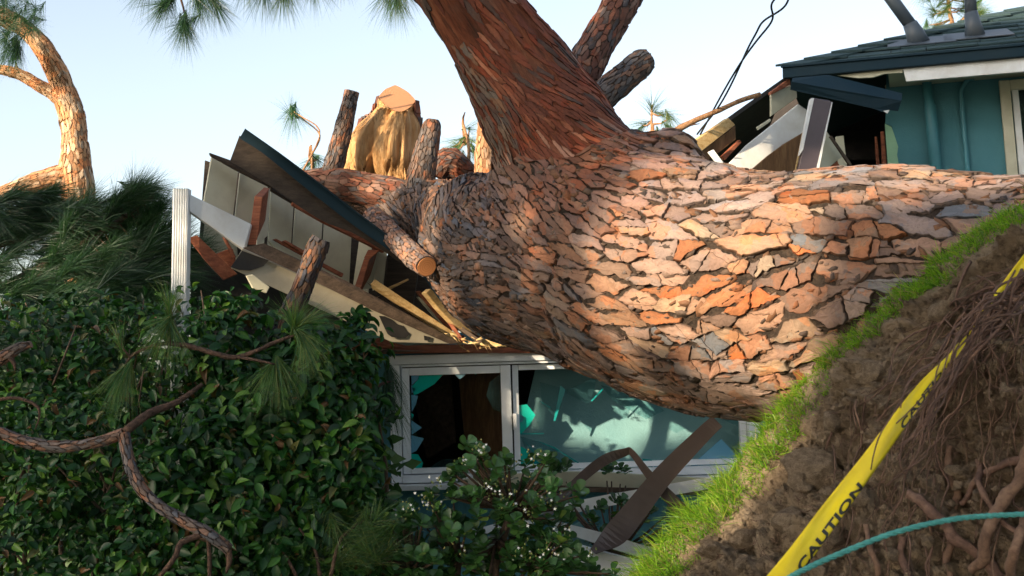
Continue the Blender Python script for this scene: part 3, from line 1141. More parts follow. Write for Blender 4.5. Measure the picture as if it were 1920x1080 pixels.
for k, q in enumerate(SOF):
    q = [(x + (1.3 if i in (0, 3) else -1.3), y) for i, (x, y) in enumerate(q)]
    y0 = 6.16 + 0.12 * k
    board('soffit_panel', q, (y0, y0 + 0.12), 0.016, 'cream')
board('soffit_panel', [(674, 444), (697, 460), (690, 560), (660, 548)], 6.72, 0.016, 'cream')
board('soffit_panel', [(726, 470), (718, 536), (698, 545), (706, 462)], 6.68, 0.02, 'cream')
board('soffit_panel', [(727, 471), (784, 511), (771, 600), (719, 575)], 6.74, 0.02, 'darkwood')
board('soffit_panel', [(386, 392), (440, 420), (446, 500), (378, 470)], 6.5, 0.02, 'cream')
board('trim', [(393, 286), (432, 300), (510, 344), (512, 353), (448, 321), (396, 292)], (6.12, 6.28), 0.03, 'darkwood')
board('trim', [(507, 345), (552, 372), (552, 382), (507, 355)], (6.28, 6.4), 0.03, 'darkwood')
board('trim', [(548, 374), (608, 408), (664, 432), (722, 466), (720, 474), (662, 444), (606, 417), (548, 384)], (6.38, 6.6), 0.04, 'redwood')
board('wall', [(357, 470), (384, 440), (450, 470), (640, 560), (660, 650), (357, 650)], 6.95, 0.05, 'tar')  # backing sheet hides sky; black stands in for shade on the teal wall
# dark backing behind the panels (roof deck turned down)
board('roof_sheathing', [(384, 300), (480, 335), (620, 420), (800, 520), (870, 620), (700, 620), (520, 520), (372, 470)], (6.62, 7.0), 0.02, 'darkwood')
# rafter tails
MB().hexa(P4([(477, 368), (492, 370), (481, 459), (465, 459)], 5.98), P4([(495, 351), (506, 353), (501, 442), (484, 446)], 6.22)).build('rafter', M['redwood'], house, bevel=0.003)
board('rafter', [(492.5, 371), (506.5, 354), (501.5, 442), (481.5, 459)], (5.97, 6.21), 0.004, 'cream', bevel=0)
MB().hexa(P4([(682, 486), (692, 488), (676, 545), (664, 540)], 6.42), P4([(699, 464), (710, 470), (697, 538), (690, 530)], 6.66)).build('rafter', M['redwood'], house, bevel=0.003)
board('rafter', [(686, 489), (710.5, 471), (697.5, 540), (672, 545)], (6.41, 6.65), 0.004, 'cream', bevel=0)
board('rafter', [(682, 484), (690, 468), (712, 469), (692, 487)], 6.40, 0.02, 'redwood')
# fascia beam thrown across the front
MB().hexa(P4([(454, 466), (842, 645), (735, 642), (432, 503)], (5.80, 6.5)), P4([(494, 457), (862, 644), (760, 648), (470, 500)], (6.05, 6.7))).build('fascia_beam', M['cream_beam'], house, bevel=0.004, label='long cream fascia beam fallen slantwise below the soffit')
board('fascia_beam', [(455, 464.5), (495, 456), (650, 527), (863, 643), (843, 644.5), (700, 582), (575, 520)], (5.79, 6.5), 0.003, 'oldwood', back=Vector((0, 0.003, -0.001)), bevel=0)
board('tar_patch', [(433, 501), (454, 470), (478, 479), (504, 488), (494, 499), (470, 507), (448, 506)], (5.785, 5.90), 0.003, 'tar', bevel=0)
board('tar_patch', [(711, 592), (722, 593), (735, 599), (745, 608), (757, 611), (762, 620), (769, 626), (760, 634), (748, 633), (735, 632), (727, 626), (721, 614)], (6.255, 6.365), 0.003, 'tar', bevel=0)
board('tar_patch', [(795, 629), (808, 632), (804, 639), (796, 638)], (6.405, 6.43), 0.003, 'tar', bevel=0)
# splintered lumber
loose = []


def lumber(name, lst, Y, thick, mat, label, cat='plank'):
    o = board(name, lst, Y, thick, mat, None, label=label)
    tag(o, label, cat)
    return o


board('header_beam', [(600, 622), (700, 632), (840, 646), (1100, 644), (1100, 662), (830, 662), (720, 663), (600, 650)], (7.20, 7.24), 0.10, 'redwood', label='splintered red lumber above the window')
MB().hexa(P4([(695, 532), (703, 523), (868, 634), (858, 643)], (6.32, 6.62)), P4([(697, 541), (707, 530), (872, 640), (862, 648)], (6.36, 6.66))).build('splintered_stick', M['newwood'], None, bevel=0.003)
tag(bpy.data.objects['splintered_stick'], 'pale square wooden stick lying slantwise along the fallen fascia beam', 'plank')
lumber('splintered_stick', [(697, 533), (706, 541), (850, 645), (838, 645)], (6.37, 6.66), 0.03, 'oldwood', 'dark weathered stick just below the pale square one', 'plank')
board('rafter', [(799, 549), (808, 541), (836, 566), (862, 592), (890, 620), (880, 627), (850, 607), (824, 580)], (6.45, 6.68), 0.05, 'newwood', label='yellow split rafter edge beside the trunk')
board('rafter', [(812, 545), (842, 566), (868, 592), (897, 622), (905, 634), (888, 624), (860, 597), (830, 568)], (6.50, 6.70), 0.04, 'oldwood')
board('rafter', [(783, 556), (800, 560), (850, 622), (836, 618)], (6.62, 6.72), 0.03, 'cream')
board('rafter', [(781, 546), (788, 545), (852, 618), (845, 622)], (6.60, 6.70), 0.03, 'redwood')
lumber('wood_chip', [(884, 646), (896, 635), (930, 637), (972, 640), (968, 649), (920, 650)], 6.72, 0.03, 'newwood', 'yellow wood chip wedged between window top and trunk', 'wood chip')
lumber('broken_board', [(353, 446), (370, 441), (408, 478), (446, 514), (420, 525), (385, 488)], (5.86, 5.95), 0.03, 'redwood', 'red-brown broken board just right of the white downspout', 'board')
lumber('broken_board', [(403, 477), (424, 468), (437, 466), (447, 508), (430, 500)], (6.02, 6.06), 0.03, 'redwood', 'small red-brown board end tucked under the white brace', 'board')
lumber('broken_board', [(416, 444), (422, 443), (442, 482), (436, 484)], 6.0, 0.015, 'redwood', 'thin red lath hanging under the white brace', 'lath')
lumber('red_lath', [(512, 449), (518, 447), (645, 513), (642, 520)], (6.12, 6.38), 0.02, 'redwood', 'long thin red lath lying along the cream soffit panels', 'lath')
lumber('red_lath', [(530, 452), (536, 450), (575, 472), (572, 477)], (6.14, 6.22), 0.02, 'redwood', 'short thin red lath above the long one', 'lath')
lumber('pale_board', [(503, 452), (513, 448), (600, 500), (640, 530), (600, 520), (520, 470)], (6.16, 6.40), 0.02, 'cream', 'pale board edge between red lath and fascia beam', 'board')
lumber('pale_board', [(462, 517), (474, 514), (506, 538), (500, 550), (474, 540)], (5.74, 5.80), 0.02, 'cream', 'sunlit pale board end above the camellia leaves', 'board')
lumber('thin_splinter', [(724, 540), (765, 522), (767, 525), (728, 545)], 6.63, 0.008, 'newwood', 'thin curved splinter against the dark soffit panel', 'splinter')

# torn battens, splinters and felt jammed under the trunk above the window
for q, Y, m_ in (([(742, 566), (750, 560), (815, 612), (808, 618)], (6.5, 6.6), 'redwood'), ([(770, 590), (779, 586), (846, 636), (838, 640)], (6.52, 6.62), 'oldwood'), ([(836, 600), (842, 597), (872, 640), (864, 643)], 6.6, 'redwood'),
                 ([(852, 612), (858, 606), (905, 640), (898, 645)], 6.62, 'oldwood'), ([(700, 560), (706, 556), (760, 600), (752, 604)], (6.45, 6.55), 'redwood'), ([(812, 640), (870, 628), (872, 634), (815, 648)], 6.66, 'redwood'),
                 ([(900, 640), (960, 630), (1010, 640), (1012, 650), (905, 652)], 6.85, 'darkwood'), ([(648, 632), (700, 640), (760, 652), (700, 654)], 7.12, 'redwood'), ([(655, 640), (720, 655), (800, 658), (720, 662)], 7.10, 'oldwood')):
    board('batten', q, Y, 0.025, m_)
sj = random.Random(9)
mb = MB()
for k in range(90):
    x = sj.choice((sj.uniform(640, 900), sj.uniform(840, 960), sj.uniform(700, 870))); y = 640 - max(0, 860 - x) * .42 + sj.uniform(-10, 14)
    a = at(x, y, 6.45 + sj.uniform(0, .25)); an = sj.gauss(.6, .7); L_ = rad(sj.uniform(6, 26), 6.5)
    d = Vector((math.cos(an), sj.uniform(-.4, .2), -math.sin(an))) * L_; w = Vector((0, 0, rad(sj.uniform(.6, 1.8), 6.5))); t_ = Vector((0, .006, 0))
    mb.add([a - w, a + w, a + t_, a + d], [(0, 1, 3), (1, 2, 3), (2, 0, 3)])
mb.build('splinters', M['newwood'], house, kind='stuff')

# --- white fluted downspout and its brace
ds = thing('downspout', 'white fluted metal downspout standing upright in the hedge', 'downspout', at(340, 1250, 5.75))
prof = []
nfl = 6
w_, d_ = rad(13.5, 5.75), rad(11, 5.75)
for s in range(4):
    for k in range(nfl * 4):
        t_ = k / (nfl * 4) * 2 - 1
        rip = 0.0035 * math.cos(k / 4 * 2 * math.pi) * (1 if abs(t_) < 0.85 else 0)
        x, y = [(t_ * w_, -d_ + rip), (w_ - rip, t_ * d_), (-t_ * w_, d_ - rip), (-w_ + rip, -t_ * d_)][s]
        prof.append((x, y))
rows = []
for (px, py) in ((341.5, 355), (340.5, 430), (338, 560), (337, 700), (336, 1250)):
    c = at(px, py, 5.75)
    rows.append([(c.x + x, c.y + y, c.z) for x, y in prof])
npf = len(prof)
V = [v for r in rows for v in r]
Fc = [(i * npf + k, i * npf + (k + 1) % npf, (i + 1) * npf + (k + 1) % npf, (i + 1) * npf + k) for i in range(len(rows) - 1) for k in range(npf)] + [tuple(range(npf))]
MB().add(V, Fc).build('pipe', M['white'], ds)
MB().hexa(P4([(355, 364), (471, 420), (457, 468), (355, 396)], (5.74, 5.95)), P4([(358, 366), (474, 424), (460, 474), (358, 402)], (5.79, 6.0))).build('white_brace', M['white'], None, bevel=0.004)
tag(bpy.data.objects['white_brace'], 'white painted board slanting down from the downspout top', 'board')

# --- bent trim and screen frame below the window
def ribbon(name, pts, mat, label, cat, thick=0.004, n=24, parent=None):
    """pts: (px,py,Y,width_px,twist) bent metal strip."""
    S = spline(pts, n)
    W = [at(s[0], s[1], s[2]) for s in S]
    fr = frames(W)
    V = []
    for (p, t, u, v), s in zip(fr, S):
        view = (p - EYE).normalized()
        side = t.cross(view).normalized()
        side = Matrix.Rotation(s[4], 3, t) @ side
        nn = t.cross(side).normalized()
        w = rad(s[3], s[2]) * 0.5
        for a, b in ((-1, -1), (1, -1), (1, 1), (-1, 1)):
            V.append(p + side * w * a + nn * thick * 0.5 * b)
    Fc = []
    for i in range(n - 1):
        for k in range(4):
            k2 = (k + 1) % 4
            Fc.append((4 * i + k, 4 * i + k2, 4 * i + 4 + k2, 4 * i + 4 + k))
    Fc += [(3, 2, 1, 0), tuple(4 * (n - 1) + k for k in range(4))]
    o = MB().add(V, Fc).build(name, M[mat], parent)
    return tag(o, label, cat) if cat else o


ribbon('metal_strip', [(1345, 790, 5.95, 28, 0.3), (1318, 815, 5.95, 30, 0.2), (1245, 890, 5.92, 38, 0.2), (1185, 965, 5.88, 44, 0.1), (1150, 1005, 5.85, 46, 0.4), (1112, 1034, 5.82, 20, 0.9)], 'brownmetal', 'wide brown bent metal strip crossing in front of the window', 'metal strip')
ribbon('metal_strip', [(1022, 968, 5.80, 16, 0.3), (1070, 915, 5.95, 17, 0.1), (1128, 866, 6.05, 20, -0.2), (1172, 848, 6.08, 16, 0.5), (1184, 848, 6.08, 14, 0.7), (1215, 888, 6.05, 17, 0.5), (1262, 940, 6.0, 24, 0.2), (1300, 978, 6.0, 22, 0.2)], 'brownmetal', 'narrow brown strip bent into an upside-down V behind the wide one', 'metal strip', n=40)
ribbon('white_strip', [(1060, 955, 6.5, 20, 0.1), (1130, 940, 6.5, 21, 0.0), (1240, 921, 6.45, 21, 0.0), (1350, 902, 6.4, 22, 0.0)], 'vinyl', 'long white trim strip hanging loose under the window', 'trim strip', 0.012)
ribbon('torn_sill', [(870, 905, 6.9, 14, 0), (1000, 897, 6.85, 22, 0.1), (1120, 899, 6.85, 28, 0.1), (1250, 906, 6.85, 26, 0.1), (1400, 912, 6.9, 24, 0)], 'cream', 'grey-cream sagging sill board just under the window', 'sill', 0.05, 30)
ribbon('torn_rail', [(850, 925, 6.7, 14, 0), (1000, 915, 6.65, 12, 0), (1120, 918, 6.65, 10, 0), (1380, 925, 6.7, 12, 0)], 'oldwood', 'dark splintered rail below the sagging sill', 'rail', 0.03, 30)
ribbon('fallen_rail', [(1040, 985, 6.1, 16, 0), (1120, 1008, 6.1, 22, 0), (1210, 1036, 6.05, 24, 0), (1300, 1062, 6.0, 24, 0)], 'white', 'pale fallen window rail lying above the wider one', 'rail', 0.02)
ribbon('fallen_rail', [(1030, 1015, 5.9, 24, 0.2), (1110, 1045, 5.88, 32, 0.2), (1220, 1075, 5.85, 36, 0.2), (1320, 1100, 5.8, 36, 0)], 'vinyl', 'wider pale window rail fallen at the bottom beside the jade plant', 'rail', 0.03)
ribbon('white_strip', [(890, 1000, 6.3, 14, 0), (950, 985, 6.3, 16, 0), (1000, 975, 6.3, 14, 0)], 'vinyl', 'short white trim piece half hidden behind the jade plant', 'trim strip', 0.012)
ribbon('white_strip', [(1074, 985, 6.2, 30, 0), (1092, 1020, 6.2, 26, 0), (1100, 1040, 6.2, 10, 0)], 'inner', 'small triangular pale plaster piece beside the jade plant', 'plaster piece', 0.012, 8)

# --- right wing: eave, shingles, wall
ea = math.radians(20.0)
e_dir = Vector((math.cos(ea), -math.sin(ea), 0)); n_in = Vector((math.sin(ea), math.cos(ea), 0))
EC = at(1474, 131, 8.0)                      # eave corner
PITCH_R = math.radians(24.0)
up_r = (n_in * math.cos(PITCH_R) + Vector((0, 0, math.sin(PITCH_R)))).normalized()
nrm_r = e_dir.cross(up_r).normalized()
if nrm_r.z < 0: nrm_r = -nrm_r
ELEN = 2.6


def rp(s, d, h=0.0):
    """Point on the roof: s along the eave, d up the slope, h above it."""
    return EC + e_dir * s + up_r * d + nrm_r * h


roof = MB().hexa([rp(0, 0), rp(ELEN + 4, 0), rp(ELEN + 4, 4.2), rp(4.2 * math.cos(PITCH_R), 4.2)], [rp(0, 0, -0.05), rp(ELEN + 4, 0, -0.05), rp(ELEN + 4, 4.2, -0.05), rp(4.2 * math.cos(PITCH_R), 4.2, -0.05)]).build('roof', M['darkwood'], house)
# other face of the hip, running back to the left
e2 = -n_in
hip = lambda d: rp(d * math.cos(PITCH_R), d)
l_in = EC + n_in * 4.2 * 1.0
MB().hexa([EC, hip(4.2), l_in], [EC + Vector((0, 0, -.05)), hip(4.2) + Vector((0, 0, -.05)), l_in + Vector((0, 0, -.05))]).build('roof_hip', M['shingle'], roof)
EXPO = 0.20
rr_ = random.Random(3)
for c in range(20):
    d0 = c * EXPO
    s0 = d0 * math.cos(PITCH_R) - 0.02
    s = s0 - rr_.random() * 0.2
    while s < ELEN + 0.8:
        w = rr_.choice((0.24, 0.3, 0.34))
        a, b = max(s, s0), s + w - 0.006
        if b - a > 0.05:
            h0 = 0.022 + rr_.random() * 0.012
            q = [rp(a, d0 - 0.02, h0), rp(b, d0 - 0.02, h0 + rr_.random() * 0.006), rp(b + 0.0, d0 + EXPO + 0.04, 0.010), rp(a, d0 + EXPO + 0.04, 0.010)]
            lo = [p - nrm_r * 0.012 for p in q]
            MB().hexa(q, lo).build('shingle', M['shingle'], roof)
        s += w
    # hip cap
    q = [rp(s0 - 0.05, d0 - 0.03, 0.05), rp(s0 + 0.17, d0 - 0.05, 0.045), rp(s0 + 0.17 + EXPO, d0 + EXPO + 0.02, 0.022), rp(s0 - 0.05 + EXPO * 0.92, d0 + EXPO + 0.05, 0.028)]
    MB().hexa(q, [p - nrm_r * 0.016 for p in q]).build('hip_shingle', M['shingle'], roof)


def eave_pt(s, dn, out=0.0):
    return EC + e_dir * s - Vector((0, 0, dn)) - n_in * out


MB().slab([eave_pt(-.02, -.01, .06), eave_pt(ELEN + 1, -.01, .06), eave_pt(ELEN + 1, .065, .06), eave_pt(-.02, .075, .06)], n_in * 0.05).build('gutter', M['slate'], house, bevel=0.006)
MB().slab([eave_pt(-.03, -.018, .075), eave_pt(ELEN + 1, -.018, .075), eave_pt(ELEN + 1, .0, .075), eave_pt(-.03, .0, .075)], n_in * 0.02).build('drip_edge', M['slate'], house, bevel=0.003)
s1 = 0.80
MB().slab([eave_pt(s1, .067, .02), eave_pt(ELEN + 1, .067, .02), eave_pt(ELEN + 1, .165, .02), eave_pt(s1 + .02, .165, .02)], n_in * 0.03).build('fascia_board', M['white'], house, bevel=0.004)
MB().slab([eave_pt(0.36, .078, .018), eave_pt(s1 - .003, .068, .018), eave_pt(s1 - .003, .10, .018), eave_pt(s1 - .12, .095, .018), eave_pt(0.6, .115, .018), eave_pt(0.5, .11, .018)], n_in * 0.02).build('fascia_board', M['cream'], house)
# soffit and wall
WI = 0.5
MB().slab([eave_pt(0.7, .07, -0.03), eave_pt(ELEN + 1, .07, -0.03), eave_pt(ELEN + 1, .07, -WI), eave_pt(0.7, .07, -WI)], Vector((0, 0, 0.02))).build('soffit', M['cream'], house)


def wall_pt(px, py, out=0.0):
    """Point of the right wall plane seen under a photo pixel."""
    o = EC + n_in * (WI - out)
    d = at(px, py, 8.0) - EYE
    k = (o - EYE).dot(n_in) / d.dot(n_in)
    return EYE + d * k


MB().slab([wall_pt(1662, 130), wall_pt(2080, 100), wall_pt(2110, 560), wall_pt(1692, 560), wall_pt(1682, 330), wall_pt(1672, 236), wall_pt(1660, 232)], n_in * 0.12).build('wall', M['teal'], house)
MB().slab([wall_pt(1659, 232, .004), wall_pt(1671, 237, .004), wall_pt(1676, 250, .004), wall_pt(1684, 275, .004), wall_pt(1682, 290, .004), wall_pt(1689, 330, .004), wall_pt(1692, 420, .004), wall_pt(1668, 420, .004), wall_pt(1664, 300, .004)], n_in * 0.10).build('stucco_edge', M['green'], house, label='broken pale green plaster edge of the teal wall')
# wall pipes
p_ = MB().tube([wall_pt(1737, 148, .05), wall_pt(1742, 195, .05), wall_pt(1744, 200, .05), wall_pt(1764, 420, .05)], [rad(9, 8), rad(9, 8), rad(11, 8), rad(11, 8)], 14)
p_.build('pipe', M['tealpipe'], house, True)
pa = spline([tuple(wall_pt(*q, .03)) for q in ((1826, 146), (1812, 152), (1803, 170), (1803, 190), (1810, 270), (1824, 420))], 20)
MB().tube([Vector(q) for q in pa], rad(4.5, 8), 10).build('pipe', M['tealpipe'], house, True)
# window at the right edge
rw = MB().slab([wall_pt(1873, 151, .05), wall_pt(1893, 150, .05), wall_pt(1918, 420, .05), wall_pt(1897, 420, .05)], n_in * 0.05).build('window', M['cream'], house, bevel=0.004)
MB().slab([wall_pt(1893.5, 150, .05), wall_pt(2010, 138, .05), wall_pt(2010, 158, .05), wall_pt(1895, 168, .05)], n_in * 0.05).build('frame', M['cream'], rw, bevel=0.004)
MB().slab([wall_pt(1897, 168, .03), wall_pt(1909, 167, .03), wall_pt(1934, 420, .03), wall_pt(1919, 420, .03)], n_in * 0.03).build('sash', M['white'], rw, bevel=0.003)
MB().slab([wall_pt(1909.5, 167, .012), wall_pt(2010, 158, .012), wall_pt(2040, 420, .012), wall_pt(1934.5, 420, .012)], n_in * 0.005).build('pane', M['glass'], rw)
MB().slab([wall_pt(1909.5, 167, .003), wall_pt(2010, 158, .003), wall_pt(2040, 420, .003), wall_pt(1934.5, 420, .003)], n_in * 0.002).build('pane_backing', M['room'], rw)  # plain dark sheet filling the pane from behind

# torn-open attic left of the wall
RE = [(1478, 140), (1400, 195), (1330, 245), (1255, 296)]
pts = [at(x, y, 8.02 - 0.25 * i / 3) for i, (x, y) in enumerate(RE)]
mb = MB()
for i in range(3):
    a, b = pts[i], pts[i + 1]
    bk = Vector((0.35, 2.6, -0.05)); th = Vector((0, 0, -0.035))
    mb.hexa([a, b, b + th, a + th], [a + bk, b + bk, b + bk + th, a + bk + th])
mb.build('broken_roof', M['tar'], house, label='dark roof slope torn down towards the trunk')
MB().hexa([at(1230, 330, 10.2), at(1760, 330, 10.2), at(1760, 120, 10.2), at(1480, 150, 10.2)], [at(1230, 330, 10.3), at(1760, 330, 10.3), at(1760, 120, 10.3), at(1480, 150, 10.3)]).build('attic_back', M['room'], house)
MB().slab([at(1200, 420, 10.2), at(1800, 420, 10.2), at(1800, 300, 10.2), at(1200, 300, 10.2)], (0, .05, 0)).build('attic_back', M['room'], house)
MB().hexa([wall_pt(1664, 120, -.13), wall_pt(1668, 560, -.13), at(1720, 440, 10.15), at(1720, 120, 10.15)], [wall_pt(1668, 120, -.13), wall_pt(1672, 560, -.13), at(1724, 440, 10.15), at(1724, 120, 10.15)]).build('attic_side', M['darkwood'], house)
board('plywood_sheet', [(1345, 330), (1400, 272), (1497, 195), (1512, 205), (1520, 215), (1511, 246), (1396, 332)], (7.7, 7.95), 0.02, 'white', label='white painted plywood sheet hanging in the torn attic')
board('rafter', [(1262, 296), (1272, 285), (1366, 221), (1379, 234), (1300, 296)], (7.50, 7.8), 0.05, 'newwood', label='sunlit yellow rafter end under the broken roof edge')
board('rafter', [(1379, 236), (1380, 262), (1330, 300), (1290, 302)], (7.62, 7.84), 0.03, 'plywood')
board('soffit_panel', [(1446, 176), (1493, 156), (1495, 183), (1446, 218)], (7.95, 8.05), 0.02, 'cream')
board('rafter', [(1446, 172), (1481, 147), (1483, 158), (1446, 178)], (7.9, 8.0), 0.03, 'redwood')
board('rafter', [(1355, 292), (1387, 262), (1391, 267), (1360, 300)], (7.72, 7.8), 0.03, 'redwood')
board('rafter', [(1420, 238), (1445, 222), (1446, 227), (1422, 244)], (7.85, 7.9), 0.02, 'cream')
board('plywood_sheet', [(1440, 292), (1470, 270), (1510, 246), (1500, 335), (1396, 335), (1400, 326)], (7.66, 7.82), 0.02, 'plywood', label='torn brown plywood sheet behind the plum post')
board('rafter', [(1506, 246), (1512, 245), (1497, 335), (1488, 335)], 7.62, 0.03, 'newwood')
post = MB().hexa(P4([(1527, 184), (1559, 191), (1526, 335), (1493, 335)], 7.45), P4([(1521, 183), (1555, 188), (1524, 335), (1490, 335)], 7.55)).build('post', M['plum'], house, bevel=0.003, label='leaning plum-brown post with white edges')
board('edge_strip', [(1559.5, 191), (1561, 192), (1532, 335), (1526.5, 335)], 7.447, 0.08, 'white', post, bevel=0)
board('edge_strip', [(1521, 184), (1526.5, 184), (1506, 280), (1500, 290)], 7.447, 0.06, 'white', post, bevel=0)
board('pale_panel', [(1549, 244), (1582, 291), (1530, 335), (1528, 322)], (7.75, 7.85), 0.02, 'cream')
board('pale_panel', [(1567, 256), (1582, 254), (1591, 335), (1574, 335)], 8.05, 0.02, 'cream')
board('pale_panel', [(1574, 314), (1588, 310), (1592, 335), (1574, 335)], 8.0, 0.02, 'cream')
board('lath', [(1556, 256), (1560, 254), (1598, 308), (1594, 312)], (7.7, 7.8), 0.015, 'oldwood')
board('lath', [(1530, 335), (1570, 302), (1578, 316), (1560, 335)], 7.9, 0.02, 'redwood')
board('lath', [(1641, 256), (1645, 256), (1652, 335), (1645, 335)], 8.3, 0.02, 'redwood')
board('lath', [(1652, 246), (1658, 246), (1664, 335), (1656, 335)], 8.25, 0.02, 'redwood')
for k in range(4):
    board('lath', [(1634 + 5 * k, 312 + 3 * (k % 3)), (1637 + 5 * k, 312), (1639 + 5 * k, 335), (1635 + 5 * k, 335)], 8.2, 0.01, 'newwood', bevel=0)
board('splinter', [(1327, 285), (1338, 280), (1357, 305), (1346, 310)], 7.5, 0.02, 'white')
board('lath', [(1660, 160), (1676, 146), (1682, 150), (1664, 172)], 8.3, 0.02, 'cream')
# dangling gutter piece
dg_t = [at(1486, 146, 7.78), at(1552, 140, 7.78), at(1692, 175, 7.60), at(1690, 189, 7.52), at(1484, 153, 7.70)]
MB().slab(dg_t, Vector((0, .006, -.006))).build('hanging_gutter', M['slate'], None)
hg = bpy.data.objects['hanging_gutter']
tag(hg, 'detached dark blue gutter length dangling below the roof corner', 'gutter')
MB().slab([at(1484, 153.3, 7.70), at(1690, 189.3, 7.52), at(1684, 208, 7.56), at(1668, 206, 7.57), at(1655, 210, 7.58), at(1640, 204, 7.59), at(1482, 168, 7.74)], Vector((0, .006, 0))).build('front_face', M['slate'], hg)
board('torn_tab', [(1656, 208), (1668, 206), (1664, 213)], 7.56, 0.004, 'white', hg, bevel=0)

# vent pipes through the roof
def vent(name, label, top, mid, base, R):
    o = thing(name, label, 'vent pipe', base)
    mb = MB()
    mb.tube([top, mid], R, 16)
    mb.build('pipe', M['iron'], o, True)
    MB().tube([base - nrm_r * 0.02, base + (mid - base) * 0.55, mid + (mid - base) * 0.12], [R * 1.75, R * 1.35, R * 1.12], 16, 0.05, 30).build('boot', M['iron'], o, True)
    u, v = e_dir, up_r
    q = [base + nrm_r * 0.006 + u * (a * 0.22) + v * (b * 0.16) for a, b in ((-1, -1), (1.15, -1), (1, 1), (-1, 1))]
    MB().slab(q, -nrm_r * 0.006).build('flange', M['iron'], o)


def roof_pt(px, py, h=0.03):
    d = at(px, py, 8.0) - EYE
    o = EC + nrm_r * h
    k = (o - EYE).dot(nrm_r) / d.dot(nrm_r)
    return EYE + d * k


b1 = roof_pt(1723, 78)
vent('vent_pipe', 'tilted blue-grey vent pipe leaning left on the shingle roof', at(1640, -45, b1.y + .05), at(1708, 48, b1.y), b1, rad(12, b1.y))
b2 = roof_pt(1829, 66)
vent('vent_pipe', 'upright grey vent pipe on the shingle roof, right of the tilted one', at(1816, -45, b2.y), at(1821, 28, b2.y), b2, rad(11, b2.y))

# service cable
cab = thing('service_cable', 'twisted black service cable rising from the broken roof to the sky', 'cable', at(1312, 250, 7.7))
CP_ = [(1310, 252, 7.7, 0), (1350, 190, 7.4, 0), (1398, 102, 7.0, 0), (1432, 50, 6.8, 0), (1462, 5, 6.6, 0), (1495, -45, 6.4, 0)]
path, _ = pxpath(CP_, 70)
for s in range(2):
    pp = []
    for i, (p, t, u, v) in enumerate(frames(path)):
        a = i * 0.16 + s * math.pi
        loose_ = 0.012 + 0.055 * math.exp(-((i - 50) / 9) ** 2)
        pp.append(p + u * math.cos(a) * loose_ + v * math.sin(a) * 0.012)
    MB().tube(pp, 0.0065, 7).build('wire', M['cable'], cab, True)
MB().tube([path[58] + Vector((-.03, 0, 0)), path[63] + Vector((-.03, 0, 0))], 0.017, 8).build('clamp', M['cable'], cab, True)

# ------------------------------------------------------------------ branches of the fallen pine
def bark_colour(*cols):
    def f(p, n):
        return tuple(np.array(random.choice(cols)) * (0.75 + 0.5 * random.random()))
    return f


def branch(P, n, mat, parent, cols=None, flake=0.05, name='branch', seg=14, rough=0.10, label=None, cut=None, caps=True, cand=1400, flat=0.35):
    """A bough: rough tube, loose bark scales and a sawn end."""
    pts, rr = pxpath(P, n)
    V, Fc = tube_arrays(pts, rr, seg, rough, 9.0, caps)
    o = obj(name, new_mesh(name, np.array([tuple(v) for v in V]), Fc, M[mat], True), parent, label=label)
    if cols:
        Vn = np.array([tuple(v) for v in V]); Q = np.array([f for f in Fc if len(f) == 4])
        D = np.array([tuple((pts[min(i + 1, len(pts) - 1)] - pts[max(0, i - 1)]).normalized()) for i in range(len(pts))])
        C = np.array([tuple(p) for p in pts])

        def gr(Pn, N):
            idx = np.argmin(((Pn[:, None] - C[None]) ** 2).sum(-1), 1)
            return D[idx]
        sz = lambda Pn: (flake * (0.6 + 0.8 * RNG.random(len(Pn))), flake * flat * (0.6 + 0.8 * RNG.random(len(Pn))))
        pl = bark_plates(Vn, Q, cand, gr, sz, bark_colour(*cols), gap=0.006, thick=0.010, step=flake * 0.3, jag=0.003)
        place_plates(pl, o, 0, M['plate'])
    if cut:
        p, t, r = pts[-1], (pts[-1] - pts[-2]).normalized(), rr[-1]
        m = m_cut('sawn_end', p, t, *cut)
        MB().tube([p - t * 0.002, p + t * 0.004], [r * 0.97, r * 0.95], 20, 0.05, 20).build('cut_face', m, o)
    return o


RED = [(0.19, 0.075, 0.045), (0.14, 0.06, 0.04), (0.24, 0.13, 0.09), (0.10, 0.075, 0.068)]
GREY = [(0.12, 0.11, 0.11), (0.17, 0.13, 0.11), (0.22, 0.12, 0.08), (0.09, 0.075, 0.07)]
TAN = [(0.50, 0.28, 0.15), (0.42, 0.22, 0.11), (0.56, 0.36, 0.22)]
OCH = ((0.50, 0.22, 0.09), (0.36, 0.14, 0.05))
branch([(1040, 260, 6.0, 40), (1078, 165, 6.15, 36), (1125, 75, 6.3, 33), (1180, -20, 6.45, 31), (1215, -80, 6.5, 30)], 16, 'grey_bark', tree, RED, 0.07, label='straight thick bough behind the fork')
branch([(1070, 240, 5.9, 30), (1120, 188, 6.0, 27), (1165, 150, 6.05, 26), (1200, 122, 6.1, 26), (1213, 113, 6.12, 20)], 12, 'grey_bark', tree, GREY, 0.06, label='short dark stub right of the fork')
branch([(910, 345, 6.9, 19), (908, 300, 6.95, 18), (914, 230, 7.0, 17), (918, 150, 7.05, 16)], 10, 'tan_bark', tree, TAN, 0.05, label='slim sunlit upright stem left of the fork')
branch([(618, 345, 7.05, 20), (626, 310, 7.05, 18), (642, 250, 7.05, 16), (660, 172, 7.05, 13.5)], 12, 'grey_bark', tree, GREY, 0.05, label='dark upright stub left of the split stump')
branch([(788, 360, 6.8, 27), (794, 310, 6.82, 24), (805, 260, 6.84, 20), (810, 235, 6.85, 17), (811, 226, 6.85, 11)], 10, 'grey_bark', tree, GREY, 0.05, label='grey round-topped stub right of the split stump')
